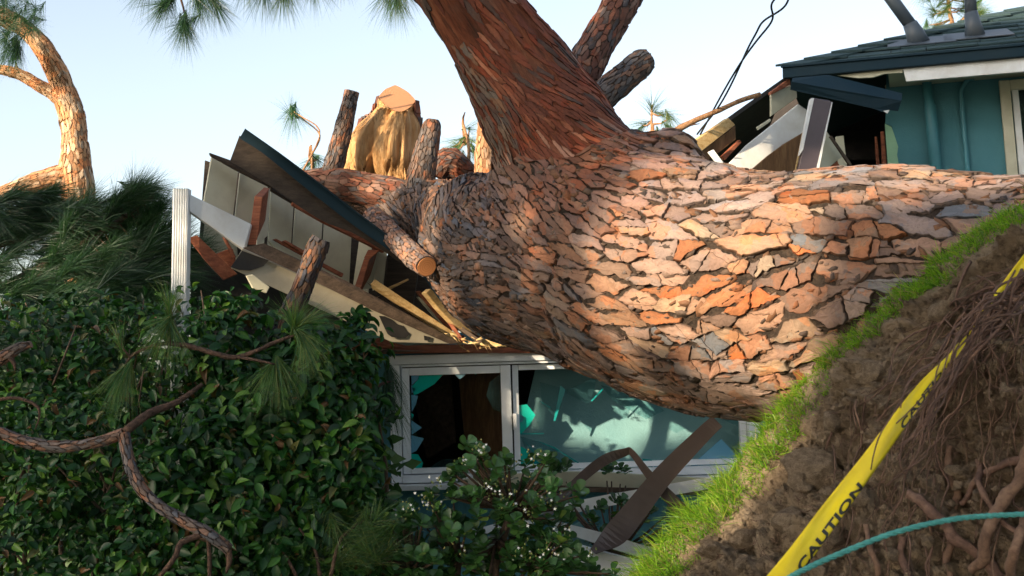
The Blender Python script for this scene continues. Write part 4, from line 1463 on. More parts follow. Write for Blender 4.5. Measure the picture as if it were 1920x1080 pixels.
branch([(700, 408, 6.7, 20), (742, 448, 6.25, 20), (775, 480, 5.98, 20), (800, 500, 5.82, 19)], 10, 'grey_bark', tree, [(0.36, 0.20, 0.13), (0.25, 0.17, 0.13), (0.18, 0.14, 0.13)], 0.05, label='short sawn stub with an orange end beside the gutter', cut=OCH)
branch([(800, 395, 6.9, 44), (740, 368, 6.95, 34), (680, 352, 7.0, 29), (610, 343, 7.05, 27), (540, 350, 7.2, 24)], 14, 'grey_bark', tree, RED, 0.06, label='level limb running left behind the gutter')
branch([(818, 330, 7.2, 22), (838, 306, 7.2, 30), (866, 318, 7.2, 24), (884, 335, 7.2, 18)], 10, 'red_bark', tree, RED, 0.05, label='rounded red-brown log behind the trunk')
for P in ([(560, 335, 7.6, 2), (600, 250, 7.7, 1.6), (560, 215, 7.8, 1.2)], [(868, 330, 8, 3), (880, 280, 8, 3), (868, 230, 8.1, 2.5), (872, 210, 8.1, 1)]):
    branch(P, 10, 'tan_bark', tree, None, name='twig', seg=6)

# split stump: torn, pale heartwood with a sawn top
def stump():
    outl = [[(640, 345), (655, 345), (690, 352), (735, 355), (770, 345), (798, 320), (790, 300), (740, 300), (690, 300), (655, 310)],
            ]
    rows = []
    n = 110
    prof = [(360, 634, 792, 0.20), (330, 636, 796, 0.25), (300, 642, 798, 0.27), (270, 652, 797, 0.26), (240, 672, 795, 0.24), (215, 694, 786, 0.20), (205, 702, 783, 0.19), (196, 706, 781, 0.18), (186, 710, 779, 0.17)]
    S = spline(prof, 34)
    V = []
    for i, (py, xl, xr, dep) in enumerate(S):
        c = at((xl + xr) / 2, py, 7.35)
        hw = (xr - xl) / 2 * 7.35 / F
        for k in range(n):
            a = 2 * math.pi * k / n
            ca, sa = math.cos(a - .25), math.sin(a - .25)
            q = (abs(ca) ** 1.25 + abs(sa) ** 1.25) ** (-1 / 1.25)      # split faces meet in an edge towards the street
            x, y = math.cos(a) * (q * .75 + .25), math.sin(a) * (q * .85 + .15)
            top_ = 1.0 if i < 26 else max(0.1, (33 - i) / 8)
            fib = 0.035 * noise.noise(Vector((a * 2.1, 0.3, i * 0.09))) + 0.010 * noise.noise(Vector((a * 11 + i * .05, 9, i * 0.06))) + 0.007 * noise.noise(Vector((a * 34 + i * .03, 2, i * 0.16)))
            fib += 0.016 * min(0.0, noise.noise(Vector((a * 6 + i * .03, 4, i * .02))) + .25)
            fib *= top_
            hol = 0.0
            if i < 11 and y < 0:          # ragged hollow torn out of the foot
                hol = 0.16 * max(0.0, 1 - i / (7.5 + 5 * noise.noise(Vector((a * 5, 1, 1))))) * max(0, -y)
            V.append((c.x + x * (hw + fib), c.y + y * (dep + fib * 2) + hol, c.z + 0.13 * (i / 33) ** 3 * (y - 0.25 * x) + 0.012 * noise.noise(Vector((a * 3, i * .1, 2)))))
    Fc = [(i * n + k, i * n + (k + 1) % n, (i + 1) * n + (k + 1) % n, (i + 1) * n + k) for i in range(33) for k in range(n)]
    return V, Fc, n


V, Fc, n_ = stump()
t = NT('torn_heartwood')
v = t.pos((9, 9, 0.9), (0, 0.2, 0))
n1 = t.noise(v, 2.2, 7, 0.65, 0.8); n2 = t.noise(v, 9, 6, 0.7)
c = t.ramp(n1, [(0.25, (0.28, 0.11, 0.03)), (0.45, (0.52, 0.27, 0.10)), (0.6, (0.64, 0.39, 0.18)), (0.8, (0.50, 0.23, 0.075))])
c = t.mix(t.ramp(n2, [(0.30, 0.9), (0.44, 0.0)]), c, (0.16, 0.06, 0.02))
nk = t.noise(t.pos((26, 26, 1.3), (0, 0.2, 0)), 1.0, 3, 0.5, 0.3)
c = t.mix(t.ramp(nk, [(0.27, 1.0), (0.34, 0.0)]), c, (0.07, 0.025, 0.01))
M['heart'] = t.done(c, 0.7, t.bump(n2, 0.9, 0.015), Specular_IOR_Level=0.3)
st = obj('split_stump', new_mesh('split_stump', np.array(V), Fc, M['heart'], True), tree, label='pale orange split stump with torn heartwood and sawn top')
top = V[33 * n_:]
_A = np.array(top); _B = np.c_[_A[:, :2], np.ones(len(_A))]; _k = np.linalg.lstsq(_B, _A[:, 2], rcond=None)[0]
top = [(x, y, float(_k @ np.array((x, y, 1))) + .004) for x, y, z in top]
cc = Vector(np.mean(np.array(top), 0))
obj('cut_face', new_mesh('cut_face', np.array(top + [tuple(cc)]), [(k, (k + 1) % n_, n_) for k in range(n_)], m_cut('stump_top', cc + Vector((0.05, .1, 0.02)), None, (0.52, 0.27, 0.14), (0.38, 0.17, 0.08), 55)), st)
mb = MB()          # splinters at its foot and on its edges
for k in range(46):
    x = 648 + 140 * random.random(); y0 = 352 - 8 * random.random(); h = 10 + 28 * random.random()
    a, b = at(x, y0, 7.12), at(x + random.uniform(-10, 10), y0 - h, 7.12 + random.uniform(-.08, .06))
    w = Vector((rad(random.uniform(1.5, 4), 7.1), 0, 0)); d = Vector((0, .01, 0))
    mb.add([a - w, a + w, a + w + d, b], [(0, 1, 3), (1, 2, 3), (2, 0, 3)])
mb.build('splinters', M['heart'], st, kind='stuff')
mb = MB()
for side in (0, 1):
    for k in range(26):
        f = k / 25
        i = int(3 + f * 26)
        q = Vector(V[i * n_ + (0 if side == 0 else n_ // 2)])
        s_ = 1 if side == 0 else -1
        h = random.uniform(.02, .05)
        mb.hexa([q + Vector((s_ * .005, -.03, -h)), q + Vector((s_ * (.02 + .03 * random.random()), 0, -h)), q + Vector((s_ * random.uniform(.005, .035), 0, h)), q + Vector((0, -.03, h))],
                [q + Vector((-s_ * .02, .1, -h)), q + Vector((s_ * .012, .12, -h)), q + Vector((s_ * .012, .12, h)), q + Vector((-s_ * .02, .1, h))], random.choice(RED))
mb.build('bark_edge', M['plate'], st, kind='stuff')

# ------------------------------------------------------------------ root plate: soil, sod, roots
RIM = [(1160, 1240, 4.15), (1285, 1100, 4.25), (1385, 985, 4.33), (1465, 880, 4.37), (1540, 772, 4.36), (1640, 652, 4.24), (1760, 545, 4.08), (1920, 440, 3.90), (2080, 360, 3.78), (2300, 300, 3.70), (2520, 330, 3.72), (2740, 500, 3.85), (2850, 820, 4.0), (2800, 1250, 4.1)]
rim = spline([tuple(at(*p)) for p in RIM], 380)
# inward direction over the face and bulge towards the camera
NU, NV = 380, 190
core = np.array(at(2080, 1180, 3.55))
soil = np.zeros((NU, NV, 3))


def clods(p, s):
    d, _ = noise.voronoi(p * s)
    return (d[1] - d[0])


for i in range(NU):
    p0 = rim[i]
    for j in range(NV):
        f = j / (NV - 1)
        g = f ** 1.15
        p = p0 * (1 - g) + core * g
        p = p + np.array((0.0, -0.40 * math.sin(min(1.0, f * 1.0) * math.pi * 0.55) * (1 - 0.55 * f), 0.06 * math.sin(f * math.pi)))
        soil[i, j] = p
d_i = np.gradient(soil, axis=0); d_j = np.gradient(soil, axis=1)
nr = np.cross(d_i, d_j); nr /= np.maximum(np.linalg.norm(nr, axis=2, keepdims=True), 1e-9)
if (nr[NU // 2, NV // 3] @ np.array((0, -1, 0))) < 0: nr = -nr
for i in range(NU):
    for j in range(NV):
        q = Vector(soil[i, j])
        edge = min(1.0, j / 6)
        qw = q + noise.noise_vector(q * 7) * 0.05
        h = 0.12 * noise.fractal(q * 2.6, 1.0, 2.0, 4) + 0.17 * (min(0.33, clods(qw, 4.2)) - 0.15) + 0.085 * (min(0.36, clods(qw + Vector((3, 1, 2)), 10)) - 0.15) + 0.055 * noise.fractal(q * 13, 0.5, 2.2, 5) + 0.05 * (0.35 - abs(noise.noise(q * 17)))+ 0.03 * (0.3 - abs(noise.noise(q * 41)))
        soil[i, j] += nr[i, j] * h * (0.35 + 0.65 * edge)
back = np.array((0.10, 0.55, -0.02))
sodb = np.zeros((NU, 8, 3))      # sod shell running back from the rim towards the trunk
tc_ = np.array(at(1900, 620, 5.2))
for i in range(NU):
    w = soil[i, 0]
    for j in range(8):
        f = (j + 1) / 8
        low = max(0.0, min(1.0, (1.75 - w[2]) / 0.8))
        t_ = w + np.array((-(0.03 + 0.05 * low) * math.sin(f * 1.6), 0.34 * f, (0.03 + 0.05 * low) * math.sin(f * 2.4)))
        t_ = t_ + 0.025 * np.array(noise.noise_vector(Vector(t_) * 6))
        sodb[i, j] = t_
G = np.concatenate([sodb[:, ::-1], soil], axis=1)
nw = G.shape[1]
Fg = np.array([(i * nw + j, i * nw + j + 1, (i + 1) * nw + j + 1, (i + 1) * nw + j) for i in range(NU - 1) for j in range(nw - 1)])


def m_soil():
    t = NT('root_plate_soil')
    v = t.pos()
    n1 = t.noise(v, 3.0, 7, 0.65); n2 = t.noise(v, 26, 7, 0.7); n3 = t.noise(v, 110, 5, 0.7)
    c = t.ramp(n1, [(0.3, (0.15, 0.11, 0.075)), (0.5, (0.29, 0.22, 0.15)), (0.70, (0.43, 0.335, 0.235))])
    c = t.mix(t.ramp(n2, [(0.34, 0.8), (0.52, 0.0)]), c, (0.05, 0.032, 0.02))
    c = t.mix(t.ramp(n3, [(0.58, 0.0), (0.75, 0.5)]), c, (0.30, 0.225, 0.15))
    bm = t.bump(n2, 1.0, 0.045)
    bm = t.bump(n3, 0.9, 0.010, bm)
    return t.done(c, 0.95, bm, Specular_IOR_Level=0.12)


M['soil'] = m_soil()
rootp = obj('root_plate', new_mesh('root_plate', G.reshape(-1, 3), Fg, M['soil'], True), tree, label='upturned root plate of brown soil hung with roots')
M['root'] = wood('root_bark', (0.05, 0.028, 0.02), (0.125, 0.072, 0.052), (0.22, 0.14, 0.10), rough=0.85, stretch=(1, 1, 1), scale=14, bstr=0.9)
M['root_tan'] = wood('tan_root_bark', (0.06, 0.035, 0.024), (0.15, 0.09, 0.06), (0.24, 0.155, 0.105), rough=0.85, stretch=(1, 1, 1), scale=14)

# clods sitting on the face
bs = bvh_of(G.reshape(-1, 3), Fg)


def on_soil(px, py, lift=0.0):
    d = (at(px, py, 5.0) - EYE).normalized()
    loc, nn, _, dist = bs.ray_cast(EYE, d)
    if loc is None:
        return None
    return loc - d * lift


def clod_mesh(r, seed):
    V, Fc = [], []
    import bmesh
    bm = bmesh.new(); bmesh.ops.create_icosphere(bm, subdivisions=2, radius=1)
    for w in bm.verts:
        k = 1 + 0.45 * noise.fractal(w.co * 1.6 + Vector((seed, 0, 0)), 1, 2, 3)
        w.co = w.co * k * r
        w.co.z *= 0.8
    V = [tuple(w.co) for w in bm.verts]; Fc = [tuple(x.index for x in f.verts) for f in bm.faces]
    bm.free()
    return V, Fc


cl = random.Random(5)
clod_protos = [new_mesh('clod', *clod_mesh(1.0, s * 7.3), M['soil']) for s in range(6)]
spots = [(1525, 880, 70), (1500, 905, 50), (1570, 790, 46), (1770, 585, 44), (1800, 560, 36), (1640, 700, 40), (1480, 980, 46), (1400, 1010, 40), (1335, 1030, 36), (1600, 930, 40), (1705, 900, 44), (1560, 1010, 40), (1650, 830, 36), (1740, 820, 40)]
for k in range(60):
    f = cl.random()
    x = 1250 + 660 * cl.random(); y = 1080 - (x - 1200) * 0.92 + 60 + 500 * cl.random() ** 1.3
    spots.append((x, y, 8 + 24 * cl.random() ** 2))
for x, y, r in spots:
    q = on_soil(x, y)
    if q is None or y > 1120: continue
    o = obj('clod', cl.choice(clod_protos), rootp)
    s = rad(r * 0.62, q.y)
    o.matrix_local = Matrix.Translation(q) @ Matrix.Rotation(cl.random() * 6, 4, 'Z') @ Matrix.Rotation(cl.random() * 2, 4, 'X') @ Matrix.Diagonal((s * 1.2, s * 0.9, s * 0.9, 1))
    o.matrix_parent_inverse = Matrix.Translation(-rootp.parent.location) @ Matrix.Identity(4) if False else Matrix.Identity(4)

def root(P, n, mat='root', name='root', seg=7, wob=0.02, lift=0.03, sub=rootp):
    """Root path over the soil face: (px,py,rpx,lift m)."""
    W = []
    last = 3.9
    for px, py, r, lf in P:
        q = on_soil(px, py, lf)
        if q is None: q = at(px, py, last)
        last = q.y
        W.append((q.x, q.y, q.z, rad(r, q.y)))
    S = spline(W, n)
    pts = []
    for i, s in enumerate(S):
        p = Vector(s[:3])
        pts.append(p + noise.noise_vector(p * 9 + Vector((px, py, 0))) * wob)
    MB().tube(pts, [max(0.0008, s[3]) for s in S], seg, 0.42, 26).build(name, M[mat], sub, True)


# thick roots
for P, m_ in [([(1700, 935, 8.7, .05), (1770, 985, 10.5, .07), (1830, 1035, 11.2, .08), (1900, 1100, 12.4, .06)], 'root'), ([(1930, 830, 11.2, .05), (1885, 930, 11.8, .08), (1850, 1000, 10.5, .07), (1820, 1080, 9.3, .05)], 'root_tan'),
              ([(1780, 840, 6.2, .03), (1790, 930, 7.4, .04), (1770, 1030, 7.4, .04), (1780, 1100, 7.4, .04)], 'root_tan'), ([(1690, 1000, 6.2, .04), (1700, 1050, 6.8, .04), (1690, 1110, 7.4, .04)], 'root'),
              ([(1930, 850, 8.1, .06), (1860, 880, 6.2, .05), (1800, 945, 5.0, .04)], 'root'), ([(1620, 985, 4.3, .04), (1640, 1040, 5.6, .04), (1650, 1100, 6.2, .04)], 'root_tan'),
              ([(1830, 860, 5.0, .04), (1850, 940, 5.6, .06), (1920, 1010, 6.2, .05)], 'root'), ([(1935, 960, 9.9, .05), (1900, 1020, 9.9, .08), (1890, 1100, 9.3, .06)], 'root_tan')]:
    root(P, 44, m_, seg=11, wob=0.035)
# long thin roots combed down from the right edge
rr = random.Random(11)
for k in range(44):
    x0 = 1930 - rr.random() ** 2 * 160; y0 = 490 + rr.random() * 150 + (1930 - x0) * .3
    x1 = 1540 + rr.random() * 300; y1 = y0 + (1930 - x1) * (0.5 + 0.9 * rr.random())
    mid = ((x0 * 2 + x1) / 3, (y0 * 2 + y1) / 3 - 40 * rr.random()); mid2 = ((x0 + 2 * x1) / 3 + 15, (y0 + 2 * y1) / 3 - 25 * rr.random())
    r0 = 0.9 + 2.6 * rr.random() ** 2.5
    root([(x0, y0, r0, .05 + .05 * rr.random()), (*mid, r0 * .9, .06 + .07 * rr.random()), (*mid2, r0 * .6, .03 + .05 * rr.random()), (x1, y1, .5, .01)], 26, 'root', seg=6, wob=0.03)
for k in range(52):
    x0 = 1540 + rr.random() * 390; y0 = 650 + rr.random() * 330
    if y0 < 1500 - 0.6 * x0 + 200: continue
    L = 80 + 220 * rr.random()
    r0 = 0.6 + 1.4 * rr.random() ** 2
    dx = (rr.random() - 0.6) * 90
    root([(x0, y0, r0, .02), (x0 + dx * .3, y0 + L * .35, r0, .05), (x0 + dx * .7 + 12 * rr.random(), y0 + L * .7, r0 * .8, .05), (x0 + dx, y0 + L, .4, .02)], 18, rr.choice(('root', 'root', 'root_tan')), seg=5, wob=0.035)
for k in range(26):       # at the crown of the plate
    x0 = 1800 + rr.random() * 130; y0 = 500 + rr.random() * 90
    root([(x0, y0, 1 + 3 * rr.random(), .03), (x0 + rr.uniform(-60, 60), y0 + rr.uniform(10, 60), 2, .07), (x0 + rr.uniform(-60, 70), y0 + rr.uniform(20, 160), .6, .03)], 14, 'root', seg=5, wob=0.04)
# crumbs of soil
ctv = []
mbc = MB()
cv = [clod_mesh(1.0, 3.1 * k) for k in range(3)]
import bmesh as _bm
octv = [Vector(q) for q in ((1, 0, 0), (-1, 0, 0), (0, 1, 0), (0, -1, 0), (0, 0, 1), (0, 0, -1))]
octf = [(0, 2, 4), (2, 1, 4), (1, 3, 4), (3, 0, 4), (2, 0, 5), (1, 2, 5), (3, 1, 5), (0, 3, 5)]
for k in range(5200):
    i_, j_ = rr.randrange(2, NU - 2), int((NV - 30) * rr.random() ** 1.3)
    q = Vector(soil[i_, j_])
    r_ = 0.003 + 0.017 * rr.random() ** 3
    M3 = Matrix.Rotation(rr.random() * 6, 3, 'X') @ Matrix.Rotation(rr.random() * 6, 3, 'Z')
    mbc.add([q + M3 @ (w_ * r_ * rr.uniform(.6, 1.4)) for w_ in octv], octf)
mbc.build('soil_crumbs', M['soil'], rootp, kind='stuff')
for k in range(16):       # strands hanging in front of the tape
    x0, y0 = 1925 - 40 * rr.random(), 500 + 90 * rr.random()
    Yt = 3.30
    P = [(x0, y0, Yt + .04, 1.4 + 2 * rr.random()), (1855 + rr.uniform(-25, 20), 590 + rr.uniform(-40, 20), Yt - .04, 2.2), (1790 + rr.uniform(-25, 25), 665 + rr.uniform(-30, 40), Yt - .10, 1.6), (1710 + rr.uniform(-40, 30), 780 + rr.uniform(-40, 80), Yt - .24, 1.2), (1660 + rr.uniform(-60, 40), 900 + rr.uniform(-80, 120), Yt - .26, .5)]
    pts, rd = pxpath(P[:rr.choice((3, 4, 4, 5))], 26)
    pts = [p + noise.noise_vector(p * 8 + Vector((k, 0, 0))) * .03 for p in pts]
    MB().tube(pts, rd, 6, .25, 25).build('root', M['root'], rootp, True)
mb = MB()                 # hair roots
for k in range(420):
    x0 = 1230 + 700 * rr.random(); y0 = max(1090 - (x0 - 1180) * 0.92 + 40, 480) + 480 * rr.random()
    q = on_soil(x0, y0, .005)
    if q is None: continue
    L = 0.03 + 0.14 * rr.random() ** 2
    d = Vector((rr.uniform(-1, 1), rr.uniform(-1, 0.1), rr.uniform(-1.2, .5))).normalized()
    pts = [q + d * L * t_ / 4 + noise.noise_vector(q * 20 + d * t_) * 0.012 * t_ for t_ in range(5)]
    mb.tube(pts, [.0016, .0014, .0012, .001, .0006], 4, caps=False)
mb.build('hair_roots', M['root'], rootp, kind='stuff')


# ------------------------------------------------------------------ blades: grass and needles as thin curved strips
def blades(O, D, L, W, droop, col, seg=3, side=None):
    """Arrays of curved, tapering blades; returns verts, quads, colours."""
    n = len(O)
    D = D / np.maximum(np.linalg.norm(D, axis=1, keepdims=True), 1e-9)
    if side is None:
        side = np.cross(D, RNG.normal(size=(n, 3)))
    side /= np.maximum(np.linalg.norm(side, axis=1, keepdims=True), 1e-9)
    V = np.zeros((n, (seg + 1) * 2, 3)); C = np.zeros((n, (seg + 1) * 2, 3))
    for k in range(seg + 1):
        f = k / seg
        c = O + D * (L * f)[:, None] + droop * ((f * f) * L)[:, None]
        w = (W * (1 - 0.92 * f))[:, None] * 0.5
        V[:, 2 * k] = c - side * w; V[:, 2 * k + 1] = c + side * w
        C[:, 2 * k] = C[:, 2 * k + 1] = col * (0.8 + 0.35 * f)
    base = (np.arange(n) * (seg + 1) * 2)[:, None]
    Q = np.concatenate([base + np.array([[2 * k, 2 * k + 1, 2 * k + 3, 2 * k + 2]]) for k in range(seg)])
    return V.reshape(-1, 3), Q, C.reshape(-1, 3)


M['grass'] = leafy('grass_blades', rough=0.45, trans=0.45)
# sod along the upper-left rim
nb = 20000
ii = RNG.integers(4, NU - 20, nb); jj = RNG.random(nb)
O = np.zeros((nb, 3))
for k in range(nb):
    f = jj[k] * 7
    a = int(f)
    O[k] = sodb[ii[k], a] * (1 - (f - a)) + sodb[ii[k], min(7, a + 1)] * (f - a)
O += (RNG.random((nb, 3)) - .5) * 0.02
D = np.stack([-0.40 + 0.5 * RNG.normal(size=nb), -0.35 + 0.5 * RNG.normal(size=nb), 0.75 + 0.4 * RNG.normal(size=nb)], 1)
clump = np.array([noise.noise(Vector(o) * 9) for o in O])
Lb = (0.03 + 0.085 * RNG.random(nb) ** 1.6) * (1 + 0.9 * clump)
O[:, 1] -= 0.05 * (RNG.random(nb) < 0.12)
Lb *= 0.75 + 0.40 * np.clip((1.6 - O[:, 2]) / 0.8, -0.3, 1)
colg = np.array([(0.13, 0.26, 0.020), (0.20, 0.34, 0.028), (0.07, 0.17, 0.018), (0.27, 0.32, 0.05), (0.32, 0.26, 0.11)])[RNG.choice(5, nb, p=[.32, .28, .2, .13, .07])]
bare = np.array([noise.noise(Vector(o) * 6 + Vector((9, 4, 1))) for o in O]) < -0.16
Lb[bare] *= 0.3
droop = np.stack([-0.15 * np.ones(nb), -0.1 * np.ones(nb), -0.45 * RNG.random(nb)], 1)
v_, q_, c_ = blades(O, D, Lb, 0.0028 + 0.003 * RNG.random(nb), droop, colg)
obj('grass', new_mesh('grass', v_, q_, M['grass'], False, c_), rootp, kind='stuff')

# ------------------------------------------------------------------ pine needles
M['needle'] = leafy('pine_needles', rough=0.4, trans=0.3)
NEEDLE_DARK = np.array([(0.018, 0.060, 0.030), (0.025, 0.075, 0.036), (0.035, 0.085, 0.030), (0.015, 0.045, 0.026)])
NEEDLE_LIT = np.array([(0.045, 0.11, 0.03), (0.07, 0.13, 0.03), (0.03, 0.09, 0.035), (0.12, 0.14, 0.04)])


class Tufts:
    def __init__(self):
        self.V, self.Q, self.C, self.n = [], [], [], 0

    def tuft(self, p, d, n=70, L=0.17, spread=0.75, W=0.0022, pal=NEEDLE_DARK, droop=-0.25, along=0.10):
        d = np.array(d, float); d /= np.linalg.norm(d)
        O = np.array(p)[None] - d[None] * (RNG.random((n, 1)) * along)
        R = RNG.normal(size=(n, 3)); R /= np.linalg.norm(R, axis=1, keepdims=True)
        D = d[None] + R * spread
        v, q, c = blades(O, D, L * (0.65 + 0.5 * RNG.random(n)), W * (0.8 + 0.5 * RNG.random(n)), np.array([[0, 0, droop]]) * (0.5 + RNG.random((n, 1))), pal[RNG.integers(0, len(pal), n)], 3)
        self.V.append(v); self.Q.append(q + self.n); self.C.append(c); self.n += len(v)

    def build(self, parent, name='needles'):
        if self.V:
            obj(name, new_mesh(name, np.concatenate(self.V), np.concatenate(self.Q), M['needle'], False, np.concatenate(self.C)), parent, kind='stuff')


def twig(tf, P, parent, mat='grey_bark', tips=None, n=12, name='twig', seg=6, **kw):
    """Twig along pixel points (px,py,Y,r); tufts at its tip and where asked: (f, dirpx, dirpy, dY)."""
    pts, rr = pxpath(P, n)
    MB().tube(pts, rr, seg, 0.15, 30).build(name, M[mat], parent, True)
    for f, dx, dy, dz, opt in (tips or []):
        p = pts[min(n - 1, int(f * (n - 1)))]
        tf.tuft(p, (dx, dz, -dy), **{**kw, **opt})
    return pts


# ------------------------------------------------------------------ standing pine on the left
pine = thing('standing_pine_tree', 'sunlit leaning pine with pale orange bark at the left edge', 'tree', at(150, 700, 9.0) * 1.0)
pine.location = Vector((at(155, 700, 9.0).x, 9.0, 0))
base_px = 700 + 1.6 * F / 9.0
TANP = [(0.56, 0.34, 0.19), (0.50, 0.27, 0.13), (0.62, 0.43, 0.27), (0.42, 0.22, 0.11)]
branch([(168, base_px + 20, 9.0, 40), (165, 700, 9.0, 37), (158, 500, 9.0, 33), (148, 380, 9.0, 31), (142, 310, 9.0, 28), (140, 262, 9.0, 23), (134, 215, 9.0, 23), (112, 150, 8.95, 20), (82, 92, 8.9, 18), (48, 55, 8.85, 16), (12, 35, 8.8, 17), (-60, -10, 8.7, 15), (-120, -120, 8.7, 13)], 40, 'tan_bark', pine, TANP, 0.07, name='trunk', seg=16, rough=0.10, cand=5000)
branch([(140, 330, 9.0, 26), (95, 335, 8.95, 20), (50, 348, 8.9, 18), (0, 368, 8.85, 16), (-60, 380, 8.8, 14)], 14, 'tan_bark', pine, TANP, 0.06, name='limb', seg=12)
branch([(122, 190, 8.95, 14), (95, 172, 8.95, 13), (70, 158, 8.9, 11), (38, 140, 8.85, 10), (0, 130, 8.8, 9), (-40, 122, 8.8, 8)], 12, 'tan_bark', pine, TANP, 0.04, name='limb', seg=10)
branch([(150, 400, 9.0, 12), (90, 390, 8.95, 10), (40, 400, 8.9, 10), (-20, 418, 8.9, 9)], 12, 'tan_bark', pine, TANP, 0.04, name='limb', seg=10)
branch([(40, 138, 8.85, 4), (32, 128, 8.83, 3), (30, 118, 8.82, 1)], 6, 'tan_bark', pine, None, name='twig', seg=6)
tf = Tufts()
for k in range(34):
    x = -30 + 110 * random.random() ** 1.3; y = -20 + 90 * random.random() - 0.25 * x
    p = at(x, y, 8.4 + 0.5 * random.random())
    tf.tuft(p, (random.uniform(-.6, .8), random.uniform(-.8, .2), random.uniform(-1, .3)), 60, 0.22, 0.8, 0.0028)
for k in range(14):
    p = at(5 + 35 * random.random(), 60 + 45 * random.random(), 8.6)
    tf.tuft(p, (random.uniform(-.6, .2), -.3, -1), 50, 0.2, 0.6, 0.0028)
# overhanging branch reaching across the top
ob, _ = pxpath([(-60, -10, 8.7, 13), (120, -150, 7.8, 12), (350, -110, 6.6, 10), (560, -90, 6.1, 8), (760, -70, 5.9, 5)], 30)
MB().tube(ob, [0.05 - 0.0014 * i for i in range(30)], 9, 0.12, 14).build('branch', M['tan_bark'], pine, True)
OT = [((330, -80, 6.2, 3), (335, -20, 6.2, 2.4), (345, 20, 6.2, 2), (347, 48, 6.2, 1.5)), ((300, -80, 6.2, 3), (310, -20, 6.2, 2), (308, 8, 6.2, 1.5)), ((400, -90, 6.2, 3), (390, -20, 6.2, 2), (372, 5, 6.2, 1.5)),
      ((410, -90, 6.1, 3), (408, -20, 6.1, 2), (402, 12, 6.1, 1.4)), ((530, -90, 6.0, 3), (540, -40, 6.0, 2), (535, -12, 6.0, 1.4)), ((500, -90, 6.0, 3), (500, -40, 6.0, 2), (490, -14, 6.0, 1.4)),
      ((740, -80, 5.9, 3), (742, -30, 5.9, 2), (745, 0, 5.9, 1.4)), ((580, -90, 6.0, 3), (586, -50, 6.0, 2), (588, -28, 6.0, 1.4)), ((690, -90, 5.9, 3), (705, -40, 5.9, 2), (722, -14, 5.9, 1.4))]
for q in OT:
    twig(tf, q, pine, tips=[(1.0, random.uniform(-.15, .15), .9, -.1, {})], n=60 and 12, L=0.20, spread=0.75, W=0.0020, droop=-0.2)
for (x, y, dx, dy, n) in [(347, 50, 0, 1, 90), (345, 52, .3, .9, 60), (350, 45, -.7, .5, 50), (305, 10, -.9, .4, 90), (310, 5, -.6, .6, 60), (318, 0, -.2, .9, 40), (370, 5, .4, .9, 70), (405, 10, .5, .8, 90), (400, 0, .8, .6, 50), (380, -10, .2, .9, 60),
                          (530, -10, .1, 1, 110), (495, -15, -.2, .9, 80), (545, -20, .5, .9, 60), (588, -28, .3, .9, 60), (745, 2, 0.1, 1, 110), (728, -8, -.3, .9, 70), (760, -15, .4, .9, 60), (270, -15, -.4, .7, 60), (460, -25, 0, .9, 60), (640, -35, 0, .9, 60)]:
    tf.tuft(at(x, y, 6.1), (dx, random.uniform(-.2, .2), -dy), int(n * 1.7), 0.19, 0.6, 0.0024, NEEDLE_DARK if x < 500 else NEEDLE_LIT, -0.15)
tf.build(pine)

# ------------------------------------------------------------------ fallen pine boughs behind the hedge
rb = random.Random(21)
BOUGH = [((-40, 560, 6.5, 9), (80, 500, 6.4, 8), (200, 430, 6.35, 6), (290, 365, 6.3, 3)), ((-40, 600, 6.3, 9), (120, 560, 6.25, 8), (240, 500, 6.2, 6), (330, 450, 6.2, 3)), ((-40, 470, 6.6, 8), (60, 440, 6.6, 7), (160, 420, 6.55, 5), (240, 400, 6.5, 3)),
         ((-40, 640, 6.1, 9), (100, 620, 6.1, 8), (220, 570, 6.1, 6), (330, 530, 6.1, 3)), ((-60, 430, 6.6, 6), (0, 420, 6.6, 5), (50, 400, 6.6, 4), (110, 390, 6.6, 2))]
BL = ['topmost dark pine bough lying behind the hedge, needles reaching to the downspout', 'second dark pine bough behind the hedge, just under the topmost one', 'pine bough with loose needles below the leaning pine trunk',
      'lowest pine bough half sunk into the hedge top', 'short leftmost pine bough crossing the lit pine limb']
for q, lab in zip(BOUGH, BL):
    bo = thing('pine_bough', lab, 'pine bough', at(*q[0][:3]), 'fallen pine boughs behind the hedge')
    tf = Tufts()
    pts, rr = pxpath(q, 24)
    MB().tube(pts, rr, 8, 0.15, 20).build('stem', M['grey_bark'], bo, True)
    long_ = 60 if 'short' not in lab and 'loose' not in lab else 34
    for k in range(long_):
        i = int(2 + 21 * k / long_)
        p = pts[i]
        d = (pts[min(23, i + 1)] - pts[i - 1]).normalized()
        off = Vector((rb.uniform(-.12, .12), rb.uniform(-.18, .18), rb.uniform(-.18, .12)))
        e = p + off
        MB().tube([p, p + off * .6 + d * .02, e + d * .06], [.006, .005, .003], 5).build('twig', M['grey_bark'], bo, True)
        for w in range(2):
            tf.tuft(e + d * .06, d + Vector((rb.uniform(-.5, .5), rb.uniform(-.6, .3), rb.uniform(-.5, .6))), 105, 0.26, 0.45, 0.0030, NEEDLE_DARK * 0.8, -0.22, 0.16)
    tf.build(bo)


